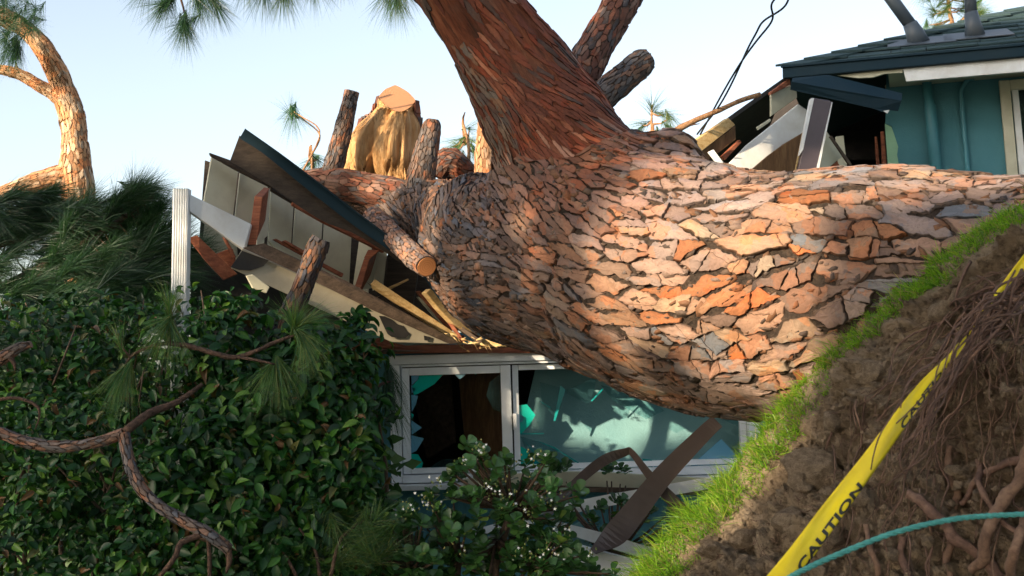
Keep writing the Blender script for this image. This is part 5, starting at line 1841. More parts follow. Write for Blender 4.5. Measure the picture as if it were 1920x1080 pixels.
# ------------------------------------------------------------------ leaves
def leaf_mesh(name, mat, col, L=1.0, W=0.5, fold=0.18, curl=0.15, tip=0.9, round_=False, thick=False):
    """A leaf one unit long along +Y, face up (+Z)."""
    st = [(0.0, 0.03), (0.14, 0.30), (0.34, 0.47), (0.55, 0.49), (0.75, 0.36), (0.9, 0.15), (1.0, 0.0)] if not round_ else [(0.0, 0.05), (0.2, 0.16), (0.45, 0.34), (0.68, 0.46), (0.85, 0.42), (0.96, 0.22), (1.0, 0.04)]
    V, Fc, C = [], [], []
    for y, w in st:
        z = -curl * y * y
        for x in (-w, 0, w):
            V.append((x * W * L * 1.08, y * L, (z + (abs(x) * fold * 2)) * L))
            C.append(np.array(col) * (1.25 if x == 0 else 1.0))
    n = len(st)
    for i in range(n - 1):
        for k in range(2):
            a = 3 * i + k
            Fc.append((a, a + 1, a + 4, a + 3))
    return new_mesh(name, np.array(V), np.array(Fc), mat, True, np.array(C))


def orient(p, y, nrm, s, roll=0.0):
    y = Vector(y).normalized(); z = Vector(nrm)
    z = (z - y * z.dot(y))
    z = z.normalized() if z.length > 1e-4 else y.orthogonal().normalized()
    x = y.cross(z)
    R = Matrix((x, y, z)).transposed().to_4x4()
    return Matrix.Translation(p) @ R @ Matrix.Scale(s, 4)


def plant_leaves(parent, protos, mats4, n_single, name='leaf', rest='foliage'):
    """mats4: list of (matrix, proto index). The ones showing largest become parts."""
    def score(m):
        p = m[0].translation
        z = m[0].to_3x3().col[2].normalized()
        return abs(z.dot((EYE - p).normalized())) * m[0].to_scale().x ** 2 / (p - EYE).length ** 6
    mats4 = sorted(mats4, key=score, reverse=True)
    for mt, k in mats4[:n_single]:
        o = lnk(bpy.data.objects.new(name, protos[k]))
        o.parent = parent
        o.matrix_parent_inverse = Matrix.Translation(-parent.location)
        o.matrix_basis = mt
    V, Q, C, b = [], [], [], 0
    data = []
    for me in protos:
        co = np.zeros(len(me.vertices) * 3, np.float32); me.vertices.foreach_get('co', co)
        qq = np.zeros(len(me.loops), np.int32); me.loops.foreach_get('vertex_index', qq)
        cc = np.zeros(len(me.vertices) * 4, np.float32); me.color_attributes['pc'].data.foreach_get('color', cc)
        data.append((co.reshape(-1, 3), qq.reshape(-1, 4), cc.reshape(-1, 4)[:, :3]))
    for mt, k in mats4[n_single:]:
        co, qq, cc = data[k]
        A = np.array(mt)
        V.append(co @ A[:3, :3].T + A[:3, 3]); Q.append(qq + b); C.append(cc); b += len(co)
    if V:
        obj(rest, new_mesh(rest, np.concatenate(V), np.concatenate(Q), protos[0].materials[0], True, np.concatenate(C)), parent, kind='stuff')


M['camellia'] = leafy('glossy_leaf', rough=0.36, spec=0.28, trans=0.15)
M['jade'] = leafy('jade_leaf', rough=0.32, spec=0.5, trans=0.15)
CAM = [leaf_mesh('leaf', M['camellia'], c, 1, w, f, cu) for c, w, f, cu in
       [((0.010, 0.045, 0.010), .50, .16, .15), ((0.014, 0.058, 0.012), .46, .22, .25), ((0.008, 0.034, 0.010), .52, .12, .1), ((0.030, 0.095, 0.014), .44, .2, .2), ((0.070, 0.145, 0.022), .45, .2, .3), ((0.080, 0.085, 0.030), .42, .25, .3), ((0.007, 0.024, 0.008), .5, .15, .2)]]
CAM.append(leaf_mesh('leaf', M['camellia'], (0.10, 0.055, 0.025), 1, .40, .35, .5))
CAMW = [5, 5, 4, 4, 2.0, 0.8, 3, .6]  # extra weight on yellow-green leaves stands in for sunlit highlights
M['stemwood'] = wood('shrub_stem', (0.04, 0.025, 0.018), (0.09, 0.06, 0.04), (0.15, 0.10, 0.07), stretch=(1, 1, 1), scale=20)


def bush(name, label, blobs, n, size, seed, loc, protos=CAM, wts=CAMW, light=0.0, n_single=300, stems=26):
    """blobs: (px,py,Y,rx px,ry px,depth m)."""
    r = random.Random(seed)
    o = thing(name, label, 'shrub', loc)
    B = []
    for px, py, Y, rx, ry, dz in blobs:
        B.append((at(px, py, Y), Vector((rad(rx, Y), dz, rad(ry, Y)))))
    vol = [b[1].x * b[1].z for b in B]
    out = []
    tries = 0
    while len(out) < n and tries < n * 12:
        tries += 1
        c, R = r.choices(B, vol)[0]
        d = Vector((r.gauss(0, 1), r.gauss(0, 1) - 0.55, r.gauss(0, 1))).normalized()
        k = 1 - abs(r.gauss(0, 0.16))
        if r.random() < 0.25: k *= r.random()
        p = c + Vector((d.x * R.x, d.y * R.y, d.z * R.z)) * k
        p += noise.noise_vector(p * 4) * 0.11 + noise.noise_vector(p * 1.7) * 0.10
        # keep to the outer skin of the union
        deep = False
        for c2, R2 in B:
            q = p - c2
            if (q.x / R2.x) ** 2 + (q.y / R2.y) ** 2 + (q.z / R2.z) ** 2 < 0.36: deep = True
        if deep and r.random() < 0.6: continue
        nn = (d * 0.7 + Vector((r.gauss(0, .45), -0.35 + r.gauss(0, .45), 0.5 + r.gauss(0, .45)))).normalized()
        y = Vector((r.gauss(0, .8), -0.3 + r.gauss(0, .6), -0.35 + r.gauss(0, .6)))
        s = size * r.uniform(.45, 1.25)
        kk = r.choices(range(len(protos)), wts)[0]
        out.append((orient(p, y, nn, s), kk))
    plant_leaves(o, protos, out, n_single)
    for k in range(stems):
        c, R = r.choice(B)
        q = c + Vector((r.uniform(-.8, .8) * R.x, r.uniform(-.9, .4) * R.y, r.uniform(-.2, .9) * R.z))
        b = Vector((c.x + r.uniform(-.3, .3), c.y + .15, 0.02))
        m = (b + q) / 2 + Vector((r.uniform(-.15, .15), r.uniform(-.1, .15), .1))
        S = spline([tuple(b) + (.016,), tuple(m) + (.011,), tuple(q) + (.003,)], 9)
        MB().tube([Vector(s[:3]) for s in S], [s[3] for s in S], 6, .1, 20).build('stem', M['stemwood'], o, True)
    return o


gl = lambda px, Y: Vector((at(px, 700, Y).x, Y, 0))
bush('hedge', 'dark dense hedge filling the lower left corner', [(60, 700, 5.5, 190, 130, .45), (230, 690, 5.5, 170, 130, .45), (330, 660, 5.6, 110, 100, .4), (90, 880, 5.2, 220, 170, .4), (280, 930, 5.15, 230, 170, .4), (60, 1060, 5.05, 230, 150, .4), (330, 1080, 5.05, 230, 130, .4), (170, 610, 5.7, 180, 55, .35)],
     8500, 0.053, 31, gl(160, 5.5))
bush('camellia_shrub', 'large glossy-leaved camellia shrub left of the smashed window', [(520, 780, 5.25, 190, 170, .42), (600, 850, 5.2, 120, 170, .35), (450, 640, 5.3, 130, 80, .3), (590, 690, 5.35, 130, 90, .3), (670, 780, 5.3, 60, 110, .25), (430, 900, 5.05, 200, 160, .35), (600, 985, 5.05, 150, 110, .3), (520, 1060, 5.0, 220, 100, .3), (440, 580, 5.4, 60, 42, .2), (620, 620, 5.4, 40, 36, .15), (670, 900, 5.25, 50, 60, .2)],
     8000, 0.068, 32, gl(520, 5.3))

# red berries dotted in the hedge
for k, (x, y) in enumerate([(212, 585), (228, 742), (262, 700), (246, 780), (160, 700), (182, 706)]):
    pass

# ------------------------------------------------------------------ jade plant with white star flowers
jr = random.Random(41)
jade = thing('jade_plant', 'jade plant with round fleshy leaves and tiny white flowers before the window', 'shrub', gl(930, 5.1))
JADE = [leaf_mesh('leaf', M['jade'], c, 1, .85, .1, .12, round_=True) for c in ((0.030, 0.085, 0.022), (0.040, 0.11, 0.028), (0.055, 0.125, 0.032), (0.022, 0.065, 0.020), (0.09, 0.14, 0.03))]
tips = []
for (cx, cy, rx, ry, n) in [(905, 905, 70, 60, 26), (860, 985, 130, 70, 40), (760, 1000, 100, 60, 30), (960, 1000, 110, 70, 36), (1050, 935, 50, 50, 10), (900, 1060, 220, 40, 50), (740, 1070, 80, 30, 18), (1020, 1030, 90, 50, 20), (1010, 880, 40, 25, 7), (880, 850, 22, 22, 5), (1110, 1060, 60, 25, 10), (985, 895, 70, 30, 10)]:
    for k in range(n):
        a = jr.random() * 6.283; q = math.sqrt(jr.random())
        tips.append((cx + rx * q * math.cos(a), cy + ry * q * math.sin(a), 5.0 + jr.uniform(-.22, .30)))
# behind the strips too
for k in range(36):
    tips.append((1100 + 170 * jr.random(), 930 + 110 * jr.random(), 6.0 + jr.uniform(.1, .4)))
for k in range(12):
    tips.append((jr.choice((1035, 1150, 1170)) + jr.gauss(0, 18), 872 + jr.gauss(0, 8), 6.62 + jr.uniform(0, .1)))
L = []
root_j = Vector((at(930, 1200, 5.15).x, 5.15, 0.0))
for (x, y, Y) in tips:
    p = at(x, y, Y)
    d = Vector((jr.gauss(0, .4), -0.35 + jr.gauss(0, .3), 0.8)).normalized()
    for k in range(jr.randint(7, 11)):
        a = k * 2.4 + jr.random()
        u = d.orthogonal().normalized(); v = d.cross(u)
        out = (u * math.cos(a) + v * math.sin(a))
        el = 0.25 + 0.9 * (k / 10)
        y_ = (out + d * el).normalized()
        nz_ = (d - out * 0.25)
        L.append((orient(p - d * 0.03 * (1 - k / 10) * 1.2, y_, nz_, jr.uniform(.034, .056)), jr.choices(range(5), [4, 4, 3, 3, .5])[0]))
plant_leaves(jade, JADE, L, 300)
forks = [Vector(at(930, 1010, 5.1)), Vector(at(860, 1040, 5.1)), Vector(at(1000, 1050, 5.1)), Vector(at(770, 1060, 5.05)), Vector(at(960, 950, 5.1)), Vector(at(1150, 1040, 6.2))]
for f_ in forks:
    b = root_j + Vector((jr.uniform(-.1, .1) + (f_.x - root_j.x) * .4, f_.y - 5.15, 0))
    S = spline([(*b, .03), (*((b + f_) / 2 + Vector((jr.uniform(-.08, .08), 0, 0))), .024), (*f_, .016)], 8)
    MB().tube([Vector(s[:3]) for s in S], [s[3] for s in S], 9, .12, 20).build('stem', M['stemwood'], jade, True)
mb = MB()
for (x, y, Y) in tips:
    p = at(x, y, Y)
    if Y > 6.5: p = at(x, y + 26, Y)
    f_ = min(forks, key=lambda q: (q - p).length)
    mb.tube([f_, (f_ + p) / 2 + Vector((0, 0, -.03)), p - Vector((0, 0, .02))], [.010, .007, .004], 6, .1, 30, caps=False)
mb.build('twigs', M['stemwood'], jade, True, kind='stuff')
M['petal'] = simple('white_petal', (0.72, 0.72, 0.66), (0.80, 0.80, 0.76), rough=0.6)
M['bud'] = leafy('flower_bud', rough=0.5, trans=0.2)
mbf, mbb = MB(), MB()
for (cx, cy, spread, n) in [(805, 940, 14, 26), (770, 958, 12, 18), (900, 835, 8, 18), (868, 862, 6, 16), (955, 935, 18, 30), (985, 970, 16, 20), (1000, 855, 10, 16), (1030, 940, 12, 20), (655, 1035, 10, 14), (720, 1010, 8, 10), (990, 1035, 14, 20), (1030, 1030, 10, 14), (1050, 1045, 8, 10), (925, 912, 16, 20), (820, 905, 8, 14), (1060, 1000, 12, 14), (850, 1020, 14, 14), (1105, 1030, 8, 8)]:
    for k in range(n):
        p = at(cx + jr.gauss(0, spread), cy + jr.gauss(0, spread * .8), 4.82 + jr.uniform(-.05, .08))
        if k % 4 == 0:
            nrm = Vector((jr.gauss(0, .3), -1, .4 + jr.gauss(0, .3))).normalized()
            u = nrm.orthogonal().normalized(); v = nrm.cross(u)
            s = jr.uniform(.006, .010); a0 = jr.random() * 6
            V = [p]
            for q in range(10):
                a = a0 + q * math.pi / 5
                rr2 = s if q % 2 == 0 else s * .35
                V.append(p + (u * math.cos(a) + v * math.sin(a)) * rr2 + nrm * (.002 if q % 2 == 0 else 0))
            mbf.add(V, [(0, 1 + q, 1 + (q + 1) % 10) for q in range(10)])
        else:
            s = .0045
            V = [p + Vector(w) * s for w in ((1, 0, 0), (-1, 0, 0), (0, 1, 0), (0, -1, 0), (0, 0, 1.4), (0, 0, -1.4))]
            mbb.add(V, [(0, 2, 4), (2, 1, 4), (1, 3, 4), (3, 0, 4), (2, 0, 5), (1, 2, 5), (3, 1, 5), (0, 3, 5)], jr.choice(((.20, .24, .08), (.28, .26, .10), (.16, .2, .06))))
mbf.build('flowers', M['petal'], jade, kind='stuff')
mbb.build('buds', M['bud'], jade, kind='stuff')

# ------------------------------------------------------------------ dead branches and pine sprigs over the hedge
db = thing('dead_branch', 'thick bare curving branch hanging in front of the hedge at lower left', 'branch', at(230, 830, 4.75))
branch([(-40, 795, 4.58, 9), (40, 826, 4.56, 9), (110, 838, 4.54, 9), (180, 830, 4.53, 9), (232, 812, 4.53, 9)], 16, 'grey_bark', db, GREY, 0.04, name='stem', cand=700)
branch([(232, 812, 4.53, 9), (240, 860, 4.51, 9), (262, 912, 4.48, 9), (300, 950, 4.46, 9), (350, 980, 4.44, 9), (390, 1000, 4.43, 9), (430, 1030, 4.43, 9)], 20, 'grey_bark', db, GREY, 0.04, name='stem', cand=900)
branch([(232, 812, 4.53, 9), (280, 775, 4.63, 8), (330, 755, 4.73, 6), (380, 720, 4.78, 4)], 10, 'grey_bark', db, None, name='side_branch', seg=8)
branch([(385, 1000, 4.43, 6), (340, 1018, 4.40, 6), (328, 1045, 4.38, 5), (300, 1080, 4.38, 4)], 10, 'grey_bark', db, None, name='side_branch', seg=8)
branch([(390, 1008, 4.44, 4), (393, 1050, 4.44, 4), (392, 1100, 4.44, 3)], 8, 'grey_bark', db, None, name='side_branch', seg=6)
branch([(424, 1015, 4.43, 7), (430, 1050, 4.43, 6), (424, 1075, 4.43, 2)], 8, 'grey_bark', db, None, name='side_branch', seg=8)
db2 = thing('dead_branch', 'short gnarled grey branch end at the left edge of the hedge', 'branch', at(0, 670, 4.8))
branch([(-30, 690, 4.58, 10), (10, 668, 4.58, 10), (35, 652, 4.58, 8), (58, 645, 4.58, 4)], 10, 'grey_bark', db2, GREY, 0.04, name='stem', cand=300)
branch([(14, 666, 4.58, 6), (26, 680, 4.56, 4), (28, 695, 4.56, 1.5)], 6, 'grey_bark', db2, None, name='side_branch', seg=6)
db3 = thing('dead_branch', 'thin forked twig at the left edge below the gnarled one', 'branch', at(0, 750, 4.8))
branch([(-20, 752, 4.58, 3.5), (30, 746, 4.58, 3.5), (68, 760, 4.56, 3), (74, 780, 4.56, 2), (66, 805, 4.56, 1)], 12, 'grey_bark', db3, None, name='stem', seg=6)
sp = thing('pine_sprig', 'long thin twig with drooping pine needle tufts across the camellia top', 'pine sprig', at(450, 660, 4.85))
tf = Tufts()
twig(tf, [(232, 690, 4.9, 2), (250, 665, 4.9, 3), (300, 645, 4.86, 4), (350, 648, 4.84, 5), (400, 662, 4.82, 5), (440, 670, 4.82, 5), (480, 658, 4.82, 4), (520, 640, 4.84, 4), (560, 626, 4.86, 2)], sp, n=30, name='stem')
twig(tf, [(440, 668, 4.82, 3), (480, 675, 4.8, 3), (515, 683, 4.8, 2)], sp, n=8)
twig(tf, [(318, 646, 4.86, 3), (322, 610, 4.86, 3), (318, 575, 4.86, 2)], sp, n=8)
twig(tf, [(245, 670, 4.9, 2.5), (232, 655, 4.9, 2), (225, 640, 4.9, 1.5)], sp, n=6)
for (x, y, dx, dy, n) in [(318, 578, 0, -1, 80), (316, 600, -.6, .4, 90), (322, 615, .2, .9, 90), (312, 610, -.4, .9, 80), (240, 700, -.2, 1, 110), (225, 700, -.5, 1, 80), (222, 640, -.3, -.8, 40), (515, 690, 0, 1, 90), (505, 690, -.5, .9, 60), (530, 690, .4, .9, 60), (560, 622, .5, .5, 110), (555, 610, .3, -.5, 90), (570, 640, .3, .9, 90), (545, 600, -.3, -.8, 60), (580, 600, .7, -.5, 60)]:
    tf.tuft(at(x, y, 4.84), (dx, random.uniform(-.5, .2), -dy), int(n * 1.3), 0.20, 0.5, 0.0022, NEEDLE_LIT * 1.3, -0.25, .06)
tf.build(sp)
sp2 = thing('pine_sprig', 'pine needle spray hanging beside the left window jamb', 'pine sprig', at(740, 760, 5.6))
tf = Tufts()
twig(tf, [(690, 740, 5.4, 3), (715, 720, 5.5, 3), (735, 715, 5.6, 2)], sp2, n=8, name='stem')
for k in range(9):
    tf.tuft(at(715 + 25 * random.random(), 700 + 70 * random.random(), 5.6), (random.uniform(-.1, .6), random.uniform(-.3, .2), -1), 60, 0.22, 0.4, 0.0019, NEEDLE_DARK, -.3)
tf.build(sp2)
sp3 = thing('pine_sprig', 'green pine spray lying low between camellia and jade plant', 'pine sprig', at(590, 1010, 4.75))
tf = Tufts()
for q in ([(600, 1080, 4.7, 4), (590, 1030, 4.72, 3), (560, 990, 4.74, 2)], [(620, 1080, 4.7, 4), (640, 1010, 4.74, 3), (690, 970, 4.8, 2)], [(560, 1090, 4.7, 4), (540, 1050, 4.7, 3), (520, 1020, 4.7, 2)]):
    twig(tf, q, sp3, n=10)
for k in range(34):
    x, y = 510 + 220 * random.random(), 960 + 110 * random.random()
    tf.tuft(at(x, y, 4.78 + random.uniform(-.1, .15)), (random.uniform(-.9, .9), random.uniform(-.6, .2), random.uniform(-.3, .9)), 70, 0.18, 0.6, 0.0022, NEEDLE_LIT * 1.1, -.25)
tf.build(sp3)
# broken branch stub poking out of the camellia
bs_ = thing('broken_branch', 'stout grey-barked branch stub standing out of the camellia before the fascia beam', 'branch', at(545, 600, 5.45))
branch([(528, 640, 5.45, 22), (545, 590, 5.45, 20), (565, 545, 5.46, 19), (582, 500, 5.48, 18), (596, 462, 5.5, 18), (602, 448, 5.5, 14)], 16, 'grey_bark', bs_, [(0.06, 0.055, 0.06), (0.085, 0.062, 0.055), (0.045, 0.043, 0.05), (0.15, 0.085, 0.05)], 0.055, name='stem', cand=900)

# ------------------------------------------------------------------ bare branch over the roof and pines beyond
bb = thing('bare_branch', 'thin sunlit bare branch lying against the broken roof edge', 'branch', at(1230, 268, 7.3))
branch([(1190, 285, 7.3, 6), (1235, 265, 7.32, 6), (1285, 235, 7.38, 6), (1340, 210, 7.45, 5), (1390, 188, 7.55, 5), (1425, 177, 7.6, 4)], 20, 'tan_bark', bb, None, name='stem', seg=8, rough=.25)
branch([(1285, 238, 7.38, 2), (1300, 234, 7.38, 1.5), (1312, 232, 7.38, .8)], 5, 'grey_bark', bb, None, name='twig', seg=5)


def far_pine(label, stem, tufts, Y, pal):
    o = thing('background_pine', label, 'tree', gl(stem[0][0], Y), 'pines beyond the house')
    tf = Tufts()
    x0 = stem[0][0]
    full = [(x0, 700 + 1.6 * F / Y, Y, stem[0][2] * 1.6)] + [(x, y, Y, r) for x, y, r in stem]
    pts, rr = pxpath(full, 24)
    MB().tube(pts, rr, 8, .12, 8).build('trunk', M['tan_bark'], o, True)
    for (x, y, dx, dy, n) in tufts:
        p = at(x, y, Y + random.uniform(-.3, .3))
        q = min(pts, key=lambda t: (t - p).length)
        MB().tube([q, (q + p) / 2 + Vector((0, 0, -.02)), p], [.012, .009, .005], 5).build('twig', M['tan_bark'], o, True)
        tf.tuft(p, (dx, random.uniform(-.4, .4), -dy), int(n * 1.6), 0.27, 0.7, 0.0036, pal, -.2)
    tf.build(o)


far_pine('small sunlit pine top rising between the fork and the broken roof', [(1225, 300, 3), (1222, 250, 2.5), (1222, 205, 2), (1224, 196, 1)],
         [(1222, 200, 0, -1, 50), (1205, 235, -.6, .3, 45), (1190, 250, -.7, .5, 40), (1245, 215, .7, .2, 45), (1252, 240, .5, .8, 45), (1235, 255, .2, .9, 45), (1210, 265, -.2, 1, 40), (1245, 265, .2, 1, 45), (1255, 222, .3, .8, 40)], 10.5, NEEDLE_LIT)
far_pine('thin pale pine top seen between the grey stub and the slim stem', [(880, 330, 3), (872, 270, 3), (868, 230, 2.5), (870, 215, 1)],
         [(862, 262, -.7, .4, 40), (858, 280, -.5, .8, 40), (885, 265, .7, .4, 40), (890, 285, .4, .9, 45), (880, 240, .5, -.2, 30), (868, 300, 0, 1, 40), (850, 275, -.8, .2, 30)], 10.5, NEEDLE_LIT * 1.3)
far_pine('green pine top close behind the fork beside the slim stem', [(955, 330, 5), (950, 295, 4), (935, 262, 2)],
         [(940, 255, -.2, -.7, 45), (930, 280, -.5, .5, 45), (950, 275, .4, .4, 45), (935, 300, 0, .8, 45), (962, 290, .6, .3, 40), (945, 235, 0, -.9, 30)], 10.0, NEEDLE_LIT)
far_pine('wispy pine top at the left above the gutter end', [(585, 330, 2), (580, 300, 2), (600, 255, 1.6), (570, 225, 1.2), (552, 210, 1)],
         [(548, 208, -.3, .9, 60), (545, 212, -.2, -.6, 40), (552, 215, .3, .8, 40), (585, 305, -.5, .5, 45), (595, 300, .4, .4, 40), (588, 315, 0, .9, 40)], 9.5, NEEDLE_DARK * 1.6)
far_pine('pine crown showing over the shingle roof behind the vents', [(1800, 120, 6), (1790, 60, 5), (1780, 20, 4), (1775, -30, 3)],
         [(1770 + 110 * random.random() - 40, 50 - 70 * random.random(), random.uniform(-.8, .8), random.uniform(-.6, .6), 55) for _ in range(30)], 14.0, NEEDLE_LIT * 1.2)

# ------------------------------------------------------------------ caution tape and rope over the root plate
M['tape'] = painted('yellow_tape', (0.86, 0.68, 0.012), (0.60, 0.44, 0.03), rough=0.35)
M['ink'] = simple('black_tape_print', (0.012, 0.012, 0.012), (0.02, 0.02, 0.018), rough=0.4)
tape = thing('caution_tape', 'yellow caution tape with black lettering stretched over the root plate', 'tape', at(1480, 1090, 3.03))
TP = [(1430, 1130, 3.00, 51.0, .12), (1488, 1058, 3.03, 45.8, .12), (1560, 962, 3.08, 42.2, .2), (1640, 855, 3.14, 35.2, .12), (1700, 772, 3.20, 30.8, .25), (1745, 714, 3.26, 24.6, .45), (1790, 664, 3.34, 14.1, .95), (1830, 605, 3.44, 7.9, 1.15), (1870, 552, 3.52, 8.8, 1.0), (1915, 500, 3.54, 19.4, .3), (1980, 425, 3.55, 21.1, .2), (2100, 330, 3.62, 21.1, .3), (2180, 290, 3.8, 17.6, .5)]
NT_ = 90
S = spline(TP, NT_)
W_ = [at(s[0], s[1], s[2]) for s in S]
fr = frames(W_)
cross_n = 9
tv = []
tsec = []
for (p, t_, u, v), s in zip(fr, S):
    view = (p - EYE).normalized()
    side = t_.cross(view).normalized()
    if side.x < 0: side = -side          # side points to the right of the tape
    nn = t_.cross(side).normalized()
    if nn.dot(view) > 0: nn = -nn
    w = rad(s[3], s[2]) * .5
    tsec.append((p, side, nn, w, s[4], t_))


def tape_pt(si, x, lift=0.0):
    """Point of the tape: si sample index (float), x across -1..1."""
    i = min(NT_ - 2, max(0, int(si))); f = si - i
    out = []
    for k in (i, i + 1):
        p, side, nn, w, tw, t_ = tsec[k]
        curl = 0.0 if x < 0 else x * x
        q = p + side * (w * x * (1 - .12 * curl)) - nn * (w * (tw * (1 + x) * .7 + .45 * curl)) + nn * lift
        q = q + nn * (0.006 * math.sin(k * .35 + x * 2) + 0.007 * noise.noise(Vector((k * .22, x * 1.5, 3.3))))
        out.append(q)
    return out[0] * (1 - f) + out[1] * f


for i in range(NT_):
    for k in range(cross_n):
        tv.append(tape_pt(i, -1 + 2 * k / (cross_n - 1)))
tfc = [(i * cross_n + k, i * cross_n + k + 1, (i + 1) * cross_n + k + 1, (i + 1) * cross_n + k) for i in range(NT_ - 1) for k in range(cross_n - 1)]
to = obj('strip', new_mesh('strip', np.array([tuple(v) for v in tv]), tfc, M['tape'], True), tape)
sm = to.modifiers.new('solid', 'SOLIDIFY'); sm.thickness = 0.0008
alen = [0.0]
for i in range(1, NT_):
    alen.append(alen[-1] + (W_[i] - W_[i - 1]).length)


def idx_at(a):
    for i in range(1, NT_):
        if alen[i] >= a:
            return i - 1 + (a - alen[i - 1]) / max(1e-9, alen[i] - alen[i - 1])
    return NT_ - 1.001


def text_mesh(txt):
    cu = bpy.data.curves.new('print', 'FONT')
    cu.body = txt; cu.size = 1.0; cu.shear = 0.0; cu.offset = 0.035; cu.space_character = 1.05
    tmp = bpy.data.objects.new('print', cu); COL.objects.link(tmp)
    dg = bpy.context.evaluated_depsgraph_get(); dg.update()
    me = bpy.data.meshes.new_from_object(tmp.evaluated_get(dg))
    bpy.data.objects.remove(tmp)
    import bmesh
    bm = bmesh.new(); bm.from_mesh(me)
    bmesh.ops.triangulate(bm, faces=bm.faces)
    for _ in range(2):
        bmesh.ops.subdivide_edges(bm, edges=[e for e in bm.edges if e.calc_length() > 0.12], cuts=1)
        bmesh.ops.triangulate(bm, faces=bm.faces)
    V = [v.co.copy() for v in bm.verts]; Fc = [tuple(v.index for v in f.verts) for f in bm.faces]
    bm.free()
    return V, Fc


TVx, TFx = text_mesh('CAUTION')
xmax = max(v.x for v in TVx); ymax = max(v.y for v in TVx)
for a0, ln in ((0.135, 0.30), (0.66, 0.30)):
    V = []
    for v in TVx:
        x = 0.99 - 0.80 * (v.y / ymax)         # baseline along the right edge
        V.append(tape_pt(idx_at(a0 + ln * v.x / xmax), x, 0.0022))
    obj('lettering', new_mesh('lettering', np.array([tuple(v) for v in V]), TFx, M['ink']), tape)

M['rope'] = simple('teal_rope', (0.04, 0.22, 0.20), (0.07, 0.32, 0.29), scale=60, rough=0.55, bscale=200, bstr=0.5, bdist=0.002)
rope = thing('teal_rope', 'taut teal rope running across the roots at the lower right', 'rope', at(1480, 1080, 2.9))
rp_, _ = pxpath([(1455, 1100, 2.90, 5), (1500, 1072, 2.91, 5), (1580, 1036, 2.93, 5), (1680, 998, 2.95, 5), (1780, 975, 2.97, 5), (1860, 967, 2.99, 5), (1960, 963, 3.0, 5)], 160)
for s in range(3):
    pp = []
    for i, (p, t_, u, v) in enumerate(frames(rp_)):
        a = i * 0.55 + s * 2.094
        pp.append(p + (u * math.cos(a) + v * math.sin(a)) * 0.0038)
    MB().tube(pp, 0.0042, 6).build('strand', M['rope'], rope, True)

# ------------------------------------------------------------------ tree added out of view behind the viewer, crown shaped to shade the foreground
st_tree = thing('unseen_shade_tree', 'unseen tree added behind the viewer, crown shaped to shade the hedge and house', 'tree', EYE * 0 + Vector((-7.6, -7.0, 0)))
M['shade_leaf'] = leafy('blocker_leaf', rough=0.5, trans=0.2)


SHADE = []      # (px, py, Y, radius m) of things that stand in its shade


def shade(px, py, Y, r, n=None):
    SHADE.append((px, py, Y, r, n))


for px in range(-60, 760, 110):
    for py in range(580, 1240, 120):
        shade(px, py, 5.2, .36)
for px in range(400, 720, 80):
    for py in (330, 420, 500, 580):
        if py < 300 + (px - 400) * .9 - 30: continue
        shade(px, py, 6.2, .26)
for px in range(1500, 2080, 90):
    for py in range(20, 330, 80):
        shade(px, py, 8.0, .34)
for px in range(1340, 1500, 70):
    for py in (200, 270):
        shade(px, py, 7.9, .26)
for px in range(1300, 2100, 100):
    for py in range(620, 1240, 100):
        if py > 1080 - (px - 1180) * .92 + 60:
            shade(px, py, 4.0, .30)
for px in range(760, 1120, 90):
    for py in range(930, 1180, 90):
        shade(px, py, 5.0, .27)
for (px, py) in [(880, 60), (940, 130), (1000, 210), (1050, 290), (960, 30), (1010, 110), (820, 0), (900, 200)]:
    shade(px, py, 5.4, .22)
for (px, py) in [(1120, 60), (1160, 0), (1160, 150)]:
    shade(px, py, 6.2, .22)
for (px, py) in [(600, 350)]:
    shade(px, py, 6.9, .17)
for (px, py, r) in [(770, 400, 6.5), (745, 450, 6.5), (920, 390, 5.95), (910, 450, 5.9), (910, 520, 5.9), (960, 580, 5.75), (1030, 630, 5.45), (740, 360, 6.6), (880, 590, 6.0), (970, 350, 5.8), (1010, 440, 5.6), (960, 470, 5.75), (1000, 540, 5.5), (900, 350, 6.1), (780, 480, 6.3)]:
    shade(px, py, r, .17)
for (px, py, r) in [(1600, 440, .13), (1600, 520, .13), (1600, 600, .13), (1600, 680, .13), (1600, 760, .14), (1670, 440, .14), (1670, 520, .14), (1670, 600, .15), (1750, 450, .14), (1750, 520, .15), (1830, 430, .13), (1830, 480, .14), (1900, 420, .12), (1500, 770, .1)]:
    shade(px, py, 4.45, r)
for (px, py, r) in [(1120, 690, .14), (1220, 745, .14), (1330, 785, .13), (1430, 800, .12), (1040, 650, .14), (1100, 520, .10), (1075, 600, .12), (1150, 330, .12), (1060, 390, .12), (1110, 440, .07)]:
    shade(px, py, 5.1, r)
for (px, py, r) in [(760, 760, .2), (770, 850, .2), (860, 780, .16), (850, 870, .2), (900, 830, .14), (760, 690, .12), (1390, 850, .16), (1330, 890, .14)]:
    shade(px, py, 7.3, r)
for (px, py) in [(1300, 830), (1240, 890), (1180, 970), (1120, 870), (1200, 870), (1260, 940), (1130, 930), (1150, 1020)]:
    shade(px, py, 6.0, .16)
for (px, py) in [(560, 540), (580, 500), (595, 460)]:
    shade(px, py, 5.45, .12)
sr = random.Random(77)
L = []
knots = []
SH = []
for (px, py, Y, r, n) in SHADE:
    c = at(px, py, Y)
    dist = sr.uniform(12.5, 16.5)
    q = c + TO_SUN * dist
    knots.append(q)
    SH.append((q, r, int(330 * (r / .3) ** 2)))
# the rest of the crown: everywhere except in the way of the sun patches the photo shows
LIT = []


def lit(x0, y0, x1, y1, Y, r=0.12, step=60):
    for x in np.arange(x0, x1 + 1, step):
        for y in np.arange(y0, y1 + 1, step):
            LIT.append((np.array(at(x, y, Y)), r))


